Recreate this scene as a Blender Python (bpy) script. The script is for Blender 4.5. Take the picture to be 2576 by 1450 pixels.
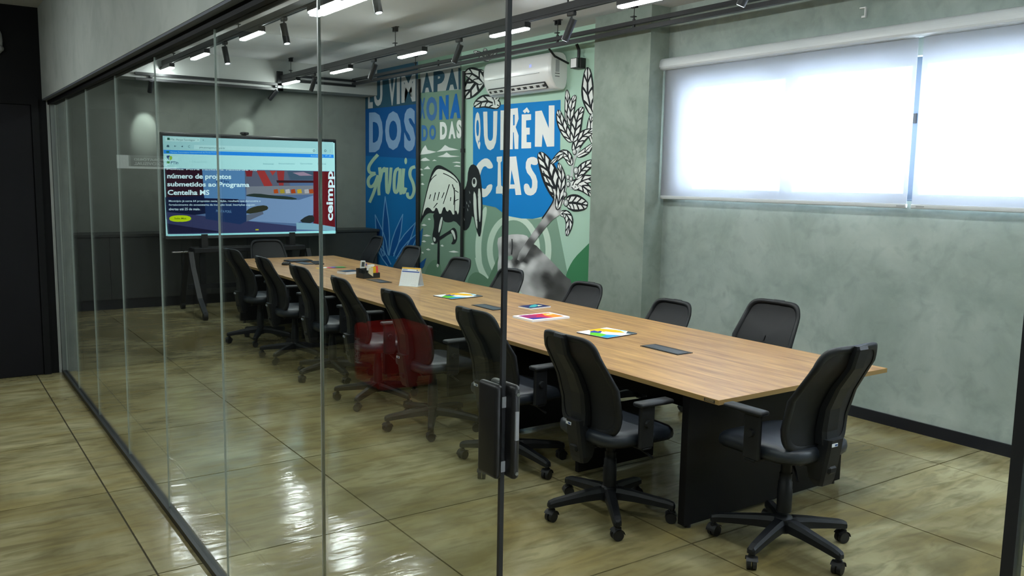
import bpy, bmesh, math, random
from mathutils import Vector, Matrix
random.seed(7)
S = bpy.context.scene
for o in list(bpy.data.objects): bpy.data.objects.remove(o)
COL = S.collection
PI = math.pi
# ------------------------------------------------------------------ camera
EYE = Vector((0, 0, 1.78)); FPX = 2156.24
RR = ((0.821661, -0.569711, 0.017421), (-0.056968, -0.112495, -0.992018), (0.567123, 0.81411, -0.124888))
cd = bpy.data.cameras.new('camera'); cam = bpy.data.objects.new('camera', cd); COL.objects.link(cam)
cd.sensor_fit = 'HORIZONTAL'; cd.sensor_width = 36; cd.lens = FPX / 2576 * 36; cd.clip_start = .05; cd.clip_end = 200
r, d, w = [Vector(v) for v in RR]
cam.matrix_world = Matrix(((r.x, -d.x, -w.x, EYE.x), (r.y, -d.y, -w.y, EYE.y), (r.z, -d.z, -w.z, EYE.z), (0, 0, 0, 1)))
S.camera = cam
def ray(u, v):
    a, b = (u - 1288) / FPX, (v - 725) / FPX
    return r * a + d * b + w
def onx(u, v, X): q = ray(u, v); return EYE + q * (X / q.x)      # point of a wall at X
def ony(u, v, Y): q = ray(u, v); return EYE + q * (Y / q.y)
def onz(u, v, Z): q = ray(u, v); return EYE + q * ((Z - EYE.z) / q.z)
# ------------------------------------------------------------------ sky outside the window, exposure
SKY = 19.0
wd = bpy.data.worlds.new('sky'); S.world = wd; wd.use_nodes = True
bg = wd.node_tree.nodes['Background']; bg.inputs[0].default_value = (.80, .90, 1, 1); bg.inputs[1].default_value = SKY
S.view_settings.view_transform = 'Standard'; S.view_settings.look = 'None'
S.view_settings.exposure = 1.24; S.view_settings.gamma = 1; S.view_settings.use_curve_mapping = False
STRIP = 76.0        # emission of the ceiling strip lamps
SPOT = 18.0         # watts of a track spotlight
# ------------------------------------------------------------------ helpers
def lin(c):
    f = lambda x: x / 12.92 if x <= .04045 else ((x + .055) / 1.055) ** 2.4
    return tuple(f(x / 255) for x in c) + (1,)
MATS = {}
def mat(name, rgb, rough=.5, metal=0, spec=.5, emit=0, alpha=1, noise=None, bump=0, bscale=60):
    """principled; noise=(rgb2, scale, detail, stretch xyz)"""
    if name in MATS: return MATS[name]
    m = bpy.data.materials.new(name); m.use_nodes = True; MATS[name] = m
    nt = m.node_tree; b = nt.nodes['Principled BSDF']
    c = lin(rgb)
    b.inputs['Base Color'].default_value = c; b.inputs['Roughness'].default_value = rough
    b.inputs['Metallic'].default_value = metal; b.inputs['Specular IOR Level'].default_value = spec
    b.inputs['Alpha'].default_value = alpha
    if emit:
        b.inputs['Emission Color'].default_value = c; b.inputs['Emission Strength'].default_value = emit
    if noise or bump:
        tc = nt.nodes.new('ShaderNodeTexCoord'); mp = nt.nodes.new('ShaderNodeMapping')
        nt.links.new(tc.outputs['Object'], mp.inputs[0])
    if noise:
        n = nt.nodes.new('ShaderNodeTexNoise'); n.inputs['Scale'].default_value = noise[1]; n.inputs['Detail'].default_value = noise[2]
        mp.inputs['Scale'].default_value = noise[3] if len(noise) > 3 else (1, 1, 1)
        nt.links.new(mp.outputs[0], n.inputs[0])
        rp = nt.nodes.new('ShaderNodeValToRGB'); rp.color_ramp.elements[0].position = .35; rp.color_ramp.elements[1].position = .68
        rp.color_ramp.elements[0].color = c; rp.color_ramp.elements[1].color = lin(noise[0])
        nt.links.new(n.outputs[0], rp.inputs[0]); nt.links.new(rp.outputs[0], b.inputs['Base Color'])
    if bump:
        n2 = nt.nodes.new('ShaderNodeTexNoise'); n2.inputs['Scale'].default_value = bscale; n2.inputs['Detail'].default_value = 3
        nt.links.new(tc.outputs['Object'], n2.inputs[0])
        bp = nt.nodes.new('ShaderNodeBump'); bp.inputs['Strength'].default_value = bump; bp.inputs['Distance'].default_value = .01
        nt.links.new(n2.outputs[0], bp.inputs['Height']); nt.links.new(bp.outputs[0], b.inputs['Normal'])
    return m
def emat(name, rgb, k=1.0):
    if name in MATS: return MATS[name]
    m = bpy.data.materials.new(name); m.use_nodes = True; MATS[name] = m; nt = m.node_tree; nt.nodes.clear()
    e = nt.nodes.new('ShaderNodeEmission'); e.inputs[0].default_value = lin(rgb); e.inputs[1].default_value = k
    o = nt.nodes.new('ShaderNodeOutputMaterial'); nt.links.new(e.outputs[0], o.inputs[0]); return m
def concrete(name, ca, cb, cc, scale=1.6, rough=.8, bump=.05):
    if name in MATS: return MATS[name]
    m = bpy.data.materials.new(name); m.use_nodes = True; MATS[name] = m; nt = m.node_tree; N = nt.nodes; L = nt.links
    b = N['Principled BSDF']; b.inputs['Roughness'].default_value = rough; b.inputs['Specular IOR Level'].default_value = .3
    tc = N.new('ShaderNodeNewGeometry')
    n1 = N.new('ShaderNodeTexNoise'); n1.inputs['Scale'].default_value = scale; n1.inputs['Detail'].default_value = 7; n1.inputs['Roughness'].default_value = .62; n1.inputs['Distortion'].default_value = .35
    n2 = N.new('ShaderNodeTexNoise'); n2.inputs['Scale'].default_value = scale * 5; n2.inputs['Detail'].default_value = 6; n2.inputs['Distortion'].default_value = .5
    for n in (n1, n2): L.new(tc.outputs['Position'], n.inputs[0])
    r1 = N.new('ShaderNodeValToRGB'); e = r1.color_ramp.elements; e[0].position = .32; e[1].position = .7; e[0].color = lin(ca); e[1].color = lin(cb)
    r2 = N.new('ShaderNodeValToRGB'); e = r2.color_ramp.elements; e[0].position = .5; e[1].position = .75; e[0].color = (0, 0, 0, 1); e[1].color = (.5, .5, .5, 1)
    mx = N.new('ShaderNodeMix'); mx.data_type = 'RGBA'
    L.new(n1.outputs[0], r1.inputs[0]); L.new(n2.outputs[0], r2.inputs[0]); L.new(r2.outputs[0], mx.inputs[0]); L.new(r1.outputs[0], mx.inputs[6]); mx.inputs[7].default_value = lin(cc)
    L.new(mx.outputs[2], b.inputs['Base Color'])
    bp = N.new('ShaderNodeBump'); bp.inputs['Strength'].default_value = bump; bp.inputs['Distance'].default_value = .02
    L.new(n2.outputs[0], bp.inputs['Height']); L.new(bp.outputs[0], b.inputs['Normal']); return m
class MB:
    """collects shapes into one mesh"""
    def __init__(s): s.v = []; s.f = []; s.sm = []
    def add(s, vs, fs, smooth=False):
        k = len(s.v); s.v += [tuple(v) for v in vs]; s.f += [tuple(i + k for i in f) for f in fs]; s.sm += [smooth] * len(fs); return s
    def box(s, a, b, M=None):
        x0, y0, z0 = a; x1, y1, z1 = b
        vs = [Vector(p) for p in ((x0, y0, z0), (x1, y0, z0), (x1, y1, z0), (x0, y1, z0), (x0, y0, z1), (x1, y0, z1), (x1, y1, z1), (x0, y1, z1))]
        if M: vs = [M @ v for v in vs]
        return s.add(vs, [(0, 3, 2, 1), (4, 5, 6, 7), (0, 1, 5, 4), (1, 2, 6, 5), (2, 3, 7, 6), (3, 0, 4, 7)])
    def rbox(s, a, b, rad=.01, seg=2, M=None):
        bm = bmesh.new(); bmesh.ops.create_cube(bm, size=1)
        c = [(p + q) / 2 for p, q in zip(a, b)]; e = [abs(q - p) for p, q in zip(a, b)]
        for v in bm.verts: v.co = Vector([v.co[i] * e[i] + c[i] for i in range(3)])
        bmesh.ops.bevel(bm, geom=bm.edges[:], offset=min(rad, min(e) * .49), segments=seg, profile=.5, affect='EDGES')
        bm.verts.index_update()
        s.add([(M @ v.co if M else v.co) for v in bm.verts], [[v.index for v in f.verts] for f in bm.faces], seg > 1); bm.free(); return s
    def cyl(s, p, q, r0, r1=None, n=16, caps=True):
        p, q = Vector(p), Vector(q); r1 = r0 if r1 is None else r1
        z = (q - p).normalized(); x = z.orthogonal().normalized(); y = z.cross(x)
        vs = [p + (x * math.cos(t) + y * math.sin(t)) * r0 for t in [2 * PI * i / n for i in range(n)]]
        vs += [q + (x * math.cos(t) + y * math.sin(t)) * r1 for t in [2 * PI * i / n for i in range(n)]]
        s.add(vs, [(i, (i + 1) % n, n + (i + 1) % n, n + i) for i in range(n)], True)
        if caps: s.add(vs, [tuple(range(n))[::-1], tuple(range(n, 2 * n))])
        return s
    def tube(s, pts, rad, n=8):
        for a, b in zip(pts[:-1], pts[1:]): s.cyl(a, b, rad, rad, n)
        return s
    def lathe(s, c, prof, n=24):
        k = len(prof); c = Vector(c)
        vs = [c + Vector((math.cos(t) * rr, math.sin(t) * rr, zz)) for t in [2 * PI * i / n for i in range(n)] for rr, zz in prof]
        return s.add(vs, [(i * k + j, ((i + 1) % n) * k + j, ((i + 1) % n) * k + j + 1, i * k + j + 1) for i in range(n) for j in range(k - 1)], True)
    def loft(s, loops, cap=True, smooth=True):
        n = len(loops[0]); vs = [v for l in loops for v in l]
        s.add(vs, [(k * n + i, k * n + (i + 1) % n, (k + 1) * n + (i + 1) % n, (k + 1) * n + i) for k in range(len(loops) - 1) for i in range(n)], smooth)
        if cap: s.add(vs, [tuple(range(n))[::-1], tuple(range((len(loops) - 1) * n, len(loops) * n))])
        return s
    def prism(s, poly, h, M=None):
        n = len(poly); vs = [Vector((x, y, 0)) for x, y in poly] + [Vector((x, y, h)) for x, y in poly]
        if M: vs = [M @ v for v in vs]
        return s.add(vs, [tuple(range(n))[::-1], tuple(range(n, 2 * n))] + [(i, (i + 1) % n, n + (i + 1) % n, n + i) for i in range(n)])
    def build(s, name, m, parent=None, local=False):
        me = bpy.data.meshes.new(name); off = Vector((0, 0, 0))
        if parent is not None and not local: off = wloc(parent)
        me.from_pydata([Vector(v) - off for v in s.v], [], s.f); me.materials.append(m)
        me.polygons.foreach_set('use_smooth', s.sm); me.update()
        o = bpy.data.objects.new(name, me); COL.objects.link(o)
        if parent is not None: o.parent = parent
        return o
def wloc(o):
    v = Vector(o.location)
    while o.parent: o = o.parent; v += Vector(o.location)
    return v
def tag(o, label, cat, group=None):
    o['label'] = label; o['category'] = cat
    if group: o['group'] = group
    return o
def thing(name, label, cat, loc=(0, 0, 0), group=None):
    o = bpy.data.objects.new(name, None); COL.objects.link(o); o.location = loc; o.empty_display_size = .1
    return tag(o, label, cat, group)
def struct(o): o['kind'] = 'structure'; return o
def box(name, a, b, m, parent=None): return MB().box(a, b).build(name, m, parent)
def rbox(name, a, b, m, parent=None, rad=.01, seg=2): return MB().rbox(a, b, rad, seg).build(name, m, parent)
def cp(src, parent, loc=None, rz=0):
    c = src.copy(); COL.objects.link(c); c.parent = parent
    if loc is not None: c.location = loc
    if rz: c.rotation_euler.z = rz
    return c
def tree_copy(o, parent=None):
    c = o.copy(); COL.objects.link(c); c.parent = parent
    for ch in o.children: tree_copy(ch, c)
    return c
def chaikin(p, n=2, closed=True):
    for _ in range(n):
        q = []
        N = len(p)
        for i in range(N if closed else N - 1):
            a, b = p[i], p[(i + 1) % N]
            q += [(a[0] * .75 + b[0] * .25, a[1] * .75 + b[1] * .25), (a[0] * .25 + b[0] * .75, a[1] * .25 + b[1] * .75)]
        if not closed: q = [p[0]] + q + [p[-1]]
        p = q
    return p
_G = {}
def glyphs(txt, bold=0.0, space=1.0):
    """outline of a text as flat mesh data normalised to the unit square: (verts, faces, aspect)"""
    k = (txt, bold, space)
    if k in _G: return _G[k]
    cu = bpy.data.curves.new('t', 'FONT'); cu.body = txt; cu.offset = bold; cu.resolution_u = 3; cu.space_character = space
    ob = bpy.data.objects.new('t', cu); COL.objects.link(ob)
    bpy.context.view_layer.update()
    me = bpy.data.meshes.new_from_object(ob.evaluated_get(bpy.context.evaluated_depsgraph_get()))
    vs = [(v.co.x, v.co.y) for v in me.vertices]; fs = [tuple(p.vertices) for p in me.polygons]
    bpy.data.objects.remove(ob); bpy.data.curves.remove(cu); bpy.data.meshes.remove(me)
    x0, x1 = min(v[0] for v in vs), max(v[0] for v in vs); y0, y1 = min(v[1] for v in vs), max(v[1] for v in vs)
    _G[k] = ([((x - x0) / (x1 - x0), (y - y0) / (y1 - y0)) for x, y in vs], fs, (x1 - x0) / (y1 - y0)); return _G[k]
def text_on(name, txt, tl, tr, br, bl, m, parent, bold=0.0, space=1.0):
    """writes txt onto the flat quad given by four 3-D corners"""
    vs, fs, _ = glyphs(txt, bold, space)
    P = [Vector(tl).lerp(Vector(tr), x).lerp(Vector(bl).lerp(Vector(br), x), 1 - y) for x, y in vs]
    return MB().add(P, fs).build(name, m, parent)
# ------------------------------------------------------------------ materials of the setting
def floor_mat():
    m = bpy.data.materials.new('polished_cement'); m.use_nodes = True; nt = m.node_tree; N = nt.nodes; L = nt.links
    b = N['Principled BSDF']; g = N.new('ShaderNodeNewGeometry'); oi = N.new('ShaderNodeObjectInfo')
    def noise(sc, det, st, dist=0):
        mp = N.new('ShaderNodeMapping'); mp.inputs['Scale'].default_value = st; L.new(g.outputs['Position'], mp.inputs[0])
        n = N.new('ShaderNodeTexNoise'); n.inputs['Scale'].default_value = sc; n.inputs['Detail'].default_value = det; n.inputs['Distortion'].default_value = dist
        L.new(mp.outputs[0], n.inputs[0]); return n
    n1 = noise(1.3, 8, (1, .8, 1), 1.0); n2 = noise(2.2, 6, (.35, 2.2, 1), .6); n3 = noise(9, 5, (.4, 1.6, 1), 1)
    r1 = N.new('ShaderNodeValToRGB'); e = r1.color_ramp.elements; e[0].position = .33; e[1].position = .66; e[0].color = lin((106, 96, 62)); e[1].color = lin((170, 163, 128))
    L.new(n1.outputs[0], r1.inputs[0])
    r2 = N.new('ShaderNodeValToRGB'); e = r2.color_ramp.elements; e[0].position = .42; e[1].position = .7; e[0].color = (0, 0, 0, 1); e[1].color = (.75, .75, .75, 1)
    L.new(n2.outputs[0], r2.inputs[0])
    m1 = N.new('ShaderNodeMix'); m1.data_type = 'RGBA'; L.new(r2.outputs[0], m1.inputs[0]); L.new(r1.outputs[0], m1.inputs[6]); m1.inputs[7].default_value = lin((136, 121, 76))
    r3 = N.new('ShaderNodeValToRGB'); e = r3.color_ramp.elements; e[0].position = .45; e[1].position = .68; e[0].color = (0, 0, 0, 1); e[1].color = (.55, .55, .55, 1); L.new(n3.outputs[0], r3.inputs[0])
    m2 = N.new('ShaderNodeMix'); m2.data_type = 'RGBA'; L.new(r3.outputs[0], m2.inputs[0]); L.new(m1.outputs[2], m2.inputs[6]); m2.inputs[7].default_value = lin((94, 86, 58)); m1 = m2
    hs = N.new('ShaderNodeHueSaturation'); mr = N.new('ShaderNodeMapRange'); mr.inputs[3].default_value = .84; mr.inputs[4].default_value = 1.12
    L.new(oi.outputs['Random'], mr.inputs[0]); L.new(mr.outputs[0], hs.inputs['Value']); L.new(m1.outputs[2], hs.inputs['Color']); L.new(hs.outputs[0], b.inputs['Base Color'])
    rr = N.new('ShaderNodeMapRange'); rr.inputs[3].default_value = .06; rr.inputs[4].default_value = .22; L.new(n3.outputs[0], rr.inputs[0]); L.new(rr.outputs[0], b.inputs['Roughness'])
    b.inputs['Specular IOR Level'].default_value = .45
    n4 = noise(7, 3, (.55, 1.5, 1), .5)
    bp = N.new('ShaderNodeBump'); bp.inputs['Strength'].default_value = .16; bp.inputs['Distance'].default_value = .02; L.new(n4.outputs[0], bp.inputs['Height']); L.new(bp.outputs[0], b.inputs['Normal'])
    return m
def glass_mat(name, tint, ior=1.5, rough=0.0):
    m = bpy.data.materials.new(name); m.use_nodes = True; nt = m.node_tree; N = nt.nodes; L = nt.links; N.clear()
    g = N.new('ShaderNodeNewGeometry'); ml = N.new('ShaderNodeMath'); ml.operation = 'MULTIPLY_ADD'; ml.inputs[1].default_value = 1 / ior - ior; ml.inputs[2].default_value = ior
    L.new(g.outputs['Backfacing'], ml.inputs[0])
    fr = N.new('ShaderNodeFresnel'); L.new(ml.outputs[0], fr.inputs[0])
    t = N.new('ShaderNodeBsdfTransparent'); t.inputs[0].default_value = tint; gl = N.new('ShaderNodeBsdfGlossy'); gl.inputs[1].default_value = rough
    mx = N.new('ShaderNodeMixShader'); o = N.new('ShaderNodeOutputMaterial')
    L.new(fr.outputs[0], mx.inputs[0]); L.new(t.outputs[0], mx.inputs[1]); L.new(gl.outputs[0], mx.inputs[2]); L.new(mx.outputs[0], o.inputs[0]); return m
def blind_mat():
    m = bpy.data.materials.new('blind_fabric'); m.use_nodes = True; nt = m.node_tree; N = nt.nodes; L = nt.links; N.clear()
    df = N.new('ShaderNodeBsdfDiffuse'); df.inputs[0].default_value = (.50, .52, .55, 1); tl = N.new('ShaderNodeBsdfTranslucent'); tl.inputs[0].default_value = (.26, .275, .31, 1)
    tr = N.new('ShaderNodeBsdfTransparent'); tr.inputs[0].default_value = (1, 1, 1, 1)
    a = N.new('ShaderNodeMixShader'); a.inputs[0].default_value = .5; b = N.new('ShaderNodeMixShader'); b.inputs[0].default_value = .14; o = N.new('ShaderNodeOutputMaterial')
    L.new(df.outputs[0], a.inputs[1]); L.new(tl.outputs[0], a.inputs[2]); L.new(a.outputs[0], b.inputs[1]); L.new(tr.outputs[0], b.inputs[2]); L.new(b.outputs[0], o.inputs[0]); return m
FLOOR = floor_mat(); GLASS = glass_mat('partition_glass', (.945, .972, .955, 1)); WGLASS = glass_mat('window_glass', (.95, .97, .97, 1)); FABRIC = blind_mat()
WALL = concrete('burnt_cement', (132, 145, 139), (166, 176, 170), (120, 134, 129))
HEAD = concrete('raw_concrete', (164, 171, 167), (188, 193, 188), (152, 158, 154), 1.1)
FARW = concrete('grey_render', (120, 125, 118), (136, 140, 133), (114, 118, 112), 1.2)
CEIL = mat('ceiling_paint', (196, 197, 197), .85, noise=((184, 185, 186), 1.2, 4))
DARK = mat('charcoal_paint', (13, 14, 16), .75, spec=.2, noise=((16, 17, 19), 3, 3)); DOORM = mat('charcoal_door', (16, 16, 20), .7, spec=.2)
BLACK = mat('black_metal', (26, 27, 30), .42); BASEM = mat('black_skirting', (24, 27, 36), .35); JOINTM = mat('joint_dark', (70, 66, 48), .9)
WHITEP = mat('white_plastic', (222, 222, 222), .35); GREYP = mat('grey_plastic', (150, 152, 154), .4); STEEL = mat('brushed_steel', (190, 190, 190), .3, 1)
# ------------------------------------------------------------------ floor
XJ = [-2.6, -1.48, -.34, .8, 1.94, 3.08, 4.23, 5.37, 5.94]; YJ = [-1.5, -.6, .55, 1.68, 2.82, 3.89, 5.08, 6.2, 7.4, 8.5, 9.6, 10.7, 11.8, 12.62]
fl = struct(box('floor', (-2.75, -1.65, -.12), (6.12, 12.8, -.007), JOINTM))
for i in range(len(XJ) - 1):
    for j in range(len(YJ) - 1):
        if XJ[i + 1] < .9 and YJ[j] > 8.4: continue
        g = .0045
        box('slab', (XJ[i] + g, YJ[j] + g, -.03), (XJ[i + 1] - g, YJ[j + 1] - g, 0), FLOOR, fl)
# ------------------------------------------------------------------ ceilings, walls
struct(box('ceiling', (.95, -1.35, 3.41), (6.12, 12.8, 3.55), CEIL))
struct(box('ceiling_corridor', (-2.75, -1.65, 3.16), (.95, 8.6, 3.55), CEIL))
struct(box('trim_1', (1.14, 12.2, 3.03), (5.92, 12.62, 3.41), mat('beam_paint', (176, 178, 176), .85)))          # dropped beam along the end wall
WY0, WY1, WZ0, WZ1 = -.4, 5.8, 1.68, 2.71
wr = MB().box((5.92, -1.35, 0), (6.12, 12.8, WZ0)).box((5.92, -1.35, WZ1), (6.12, 12.8, 3.41)).box((5.92, WY1, WZ0), (6.12, 12.8, WZ1)).box((5.92, -1.35, WZ0), (6.12, WY0, WZ1))
struct(wr.build('wall_right', WALL))
struct(box('wall_far', (1.0, 12.62, 0), (5.92, 12.8, 3.41), FARW))
struct(box('wall_near', (1.09, -1.35, 0), (5.92, -1.2, 3.41), WALL))
struct(box('wall_left_far', (.98, 8.47, 0), (1.14, 12.62, 3.41), HEAD))
struct(box('wall_corridor_left', (-2.75, -1.65, 0), (-2.6, 8.6, 3.16), mat('corridor_paint', (62, 66, 64), .7)))
struct(box('wall_corridor_back', (-2.6, -1.65, 0), (.95, -1.5, 3.16), mat('corridor_paint', (62, 66, 64))))
ew = struct(box('wall_corridor_end', (-2.6, 8.47, 0), (.98, 8.6, 3.16), DARK))
struct(MB().box((5.68, 5.98, 0), (5.92, 6.78, 3.41)).build('column', concrete('column_cement', (118, 129, 121), (146, 156, 147), (110, 121, 114))))
bb = MB().box((5.905, -1.2, 0), (5.92, 5.98, .085)).box((5.665, 5.965, 0), (5.92, 5.98, .085)).box((5.665, 5.965, 0), (5.68, 6.795, .085)).box((5.905, 6.78, 0), (5.92, 12.1, .085))
struct(bb.build('baseboard_right', BASEM))
# ------------------------------------------------------------------ glass partition under the concrete header
GX = 1.02; GY = [1.49, 2.50, 3.565, 4.605, 5.63, 6.69, 7.62, 8.46]
wl = struct(box('wall_left', (.95, -1.35, 2.40), (1.10, 8.47, 3.41), HEAD))
box('soffit', (.952, -1.3, 2.388), (1.098, 8.465, 2.40), mat('soffit_paint', (92, 96, 106), .7), wl)
box('top_rail', (.988, -1.3, 2.355), (1.052, 8.46, 2.388), mat('rail_black', (12, 12, 16), .65, spec=.2), wl)
box('bottom_rail', (.998, 2.52, 0), (1.042, 8.46, .03), BLACK, wl); box('bottom_rail', (.998, -1.3, 0), (1.042, .44, .03), BLACK, wl)
for a, b in list(zip(GY[1:-1], GY[2:])) + [(-.7, .437), (-1.3, -.705)]:
    box('pane', (GX - .004, a + .002, .03), (GX + .004, b - .002, 2.355), GLASS, wl)
SEAL = mat('clear_seal', (165, 172, 170), .25)
for y in GY[1:-1]: box('joint_strip', (GX - .004, y - .0018, .03), (GX + .004, y + .0018, 2.355), SEAL, wl)
box('edge_seal', (GX - .010, .436, 0), (GX + .010, .450, 2.355), BLACK, wl)
box('end_profile', (GX - .02, 8.40, 0), (GX + .02, 8.46, 2.355), mat('profile_grey', (88, 94, 92), .5), wl)
dr = struct(MB().box((GX - .004, 1.497, .012), (GX + .004, 2.492, 2.355)).build('door_1', GLASS))
box('edge_seal', (GX - .0055, 1.489, .012), (GX + .0055, 1.497, 2.355), BLACK, dr)
box('edge_seal', (GX - .0045, 2.492, .012), (GX + .0045, 2.4955, 2.355), STEEL, dr)
lk = MB().rbox((GX + .0055, 1.458, 1.135), (GX + .026, 1.556, 1.345), .012, 3).build('lock_case', mat('lock_black', (14, 14, 16), .45), dr)
MB().rbox((GX - .024, 1.480, 1.135), (GX - .0055, 1.556, 1.345), .012, 3).build('lock_case', MATS['lock_black'], dr)
for z0, z1, y in ((1.292, 1.316, 1.4865), (1.148, 1.172, 1.4865)): box('strike_plate', (GX - .008, y, z0), (GX + .008, y + .010, z1), GREYP, dr)
box('latch', (GX + .010, 1.4545, 1.225), (GX + .018, 1.4585, 1.288), GREYP, dr)
for z in (1.325, 1.150): MB().cyl((GX + .016, 1.460, z), (GX + .016, 1.456, z), .004, n=8).build('screw', STEEL, dr)
# corridor door and the hinged leaf's frame
d2 = struct(box('door_2', (-.12, 8.452, .005), (.855, 8.47, 2.34), DOORM))
for a, b in (((.862, 8.44, 0), (.915, 8.47, 2.40)), ((-.18, 8.44, 0), (-.127, 8.47, 2.40)), ((-.127, 8.44, 2.345), (.862, 8.47, 2.40))): box('door_frame', a, b, DARK, d2)
MB().cyl((-.06, 8.42, 1.05), (-.06, 8.452, 1.05), .012).cyl((-.06, 8.42, 1.05), (.07, 8.42, 1.05), .009).build('door_handle', STEEL, d2)
box('plinth', (-2.6, 8.455, 0), (-.18, 8.47, .1), BLACK, ew)
sg = tag(box('door_sign', (0, 8.440, 1.825), (.515, 8.449, 1.945), mat('sign_grey', (86, 92, 92), .4)), 'grey and white door sign reading laboratorio audiovisual, mirrored in the glass wall', 'sign')
SGW = mat('sign_white', (215, 220, 220), .4)
box('sign_block', (.415, 8.436, 1.825), (.515, 8.440, 1.945), SGW, sg); box('sign_band', (0, 8.436, 1.825), (.415, 8.440, 1.845), SGW, sg)
for t, z in (('LABORATÓRIO', 1.897), ('AUDIOVISUAL', 1.858)): text_on('lettering', t, (.06, 8.4385, z + .028), (.37, 8.4385, z + .028), (.37, 8.4385, z), (.06, 8.4385, z), SGW, sg, .01)
# ------------------------------------------------------------------ window with frame and panes
WF = mat('window_frame', (84, 98, 116), .5)
w1 = MB().box((6.0, WY0, WZ0), (6.05, WY1, WZ0 + .05)).box((6.0, WY0, WZ1 - .05), (6.05, WY1, WZ1)).box((6.0, WY1 - .06, WZ0), (6.05, WY1, WZ1)).box((6.0, WY0, WZ0), (6.05, WY0 + .06, WZ1))
w1 = struct(w1.build('window_1', WF)); ml = [5.74, 4.65, 3.54, 2.43, 1.32, .2, -.34]
for y in ml[1:-1]: box('mullion', (6.0, y - .045, WZ0 + .05), (6.05, y + .045, WZ1 - .05), WF, w1)
for a, b in zip(ml[1:], ml[:-1]): box('pane', (6.022, a + .04, WZ0 + .05), (6.028, b - .04, WZ1 - .05), WGLASS, w1)
box('window_sill', (5.925, WY0, WZ0 - .0), (6.0, WY1, WZ0 + .012), WF, w1)
box('window_latch', (5.985, 3.52, 2.24), (6.0, 3.545, 2.31), BLACK, w1)
# ------------------------------------------------------------------ roller blinds
BLP = mat('blind_aluminium', (188, 192, 194), .4)
def blind(y0, y1, label, endcap):
    t = thing('roller_blind', label, 'blind', (5.88, (y0 + y1) / 2, 2.87), 'roller blinds over the long window')
    prof = chaikin([(5.80, 2.825), (5.92, 2.825), (5.92, 2.935), (5.83, 2.935), (5.80, 2.90)], 2)
    ya, yb = y0 - .02, y1 + (.06 if endcap else .018)
    MB().loft([[Vector((x, ya, z)) for x, z in prof], [Vector((x, yb, z)) for x, z in prof]], True, False).build('cassette', BLP, t)
    if endcap:
        pc = [((x - 5.86) * 1.06 + 5.86, (z - 2.88) * 1.06 + 2.88) for x, z in prof]
        MB().loft([[Vector((min(x, 5.92), yb, z)) for x, z in pc], [Vector((min(x, 5.92), yb + .012, z)) for x, z in pc]], True, False).build('end_cap', WHITEP, t)
        box('maker_mark', (5.797, yb - .05, 2.842), (5.801, yb - .01, 2.850), GREYP, t)
    box('fabric', (5.8615, y0, 1.655), (5.8630, y1, 2.83), FABRIC, t)
    MB().rbox((5.850, y0 - .002, 1.628), (5.874, y1 + .002, 1.660), .006, 2).build('bottom_bar', BLP, t)
    for yy in ((y0 + .01, y0 + .10),) if endcap else ((y1 - .10, y1 - .01),):
        box('maker_mark', (5.848, yy[0], 1.640), (5.852, yy[1] - .03, 1.649), GREYP, t)
    if endcap:
        MB().tube([(5.885, 6.015, 2.83), (5.885, 6.015, 1.33)], .003, 6).tube([(5.87, 5.99, 2.83), (5.87, 5.99, 1.33)], .003, 6).build('chain', BLP, t)
        MB().rbox((5.865, 5.985, 1.27), (5.89, 6.02, 1.39), .008, 2).build('chain_weight', WHITEP, t)
        box('guide_rail', (5.885, 5.972, 1.66), (5.915, 5.995, 2.83), BLP, t)
blind(3.47, 5.955, 'white roller blind lowered over the window, next to the column', True)
blind(.55, 3.432, 'white roller blind lowered over the window, cut by the right picture edge', False)
MB().box((5.9, 3.93, 3.03), (5.92, 3.96, 3.045)).box((5.9, 3.93, 3.045), (5.92, 3.937, 3.10)).box((5.9, 3.93, 3.10), (5.92, 3.98, 3.108)).build('wall_clip', WHITEP)
tag(bpy.data.objects['wall_clip'], 'small broken white cable clip high on the wall above the blinds', 'clip')
# ------------------------------------------------------------------ lamps on tracks
LED = emat('led_diffuser', (247, 255, 253), STRIP); LENS = emat('spot_lens', (225, 245, 255), 5)
def hanger(x, y, ztop, zbot, label, wide=True):
    t = thing('track_hanger', label, 'hanger', (x, y, zbot), 'hangers of the ceiling tracks')
    MB().box((x - .02, y - .055, ztop - .006), (x + .02, y + .055, ztop)).box((x - .02, y - .03, ztop - .05), (x + .02, y - .022, ztop)).box((x - .02, y + .022, ztop - .05), (x + .02, y + .03, ztop)).box((x - .02, y - .03, ztop - .05), (x + .02, y + .03, ztop - .044)).build('bracket', BLACK, t)
    MB().cyl((x, y, ztop - .044), (x, y, zbot), .004, n=8).build('rod', BLACK, t)
    MB().box((x - .02, y - .015, zbot + .035), (x + .02, y + .03, zbot + .043)).box((x - .004, y - .008, zbot), (x + .004, y + .008, zbot + .04)).build('clamp', BLACK, t)
def track(name, x, y0, y1, z0, z1, label):
    t = thing(name, label, 'track', (x, y0, z1), 'lighting tracks')
    MB().box((x - .024, y0, z0 + .018), (x + .024, y1, z1)).build('channel', BLACK, t)
    MB().box((x - .018, y0, z0), (x - .006, y1, z0 + .018)).box((x + .006, y0, z0), (x + .018, y1, z0 + .018)).build('rail', BLACK, t)
    return t
def strip(x, yc, ztop, label, ln=.56):
    t = thing('strip_lamp', label, 'lamp', (x, yc, ztop), 'white strip lamps under the tracks')
    MB().box((x - .032, yc - ln / 2, ztop - .045), (x + .032, yc + ln / 2, ztop)).build('housing', BLACK, t)
    MB().rbox((x - .028, yc - ln / 2 + .006, ztop - .062), (x + .028, yc + ln / 2 - .006, ztop - .045), .006, 2).build('diffuser', LED, t)
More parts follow.
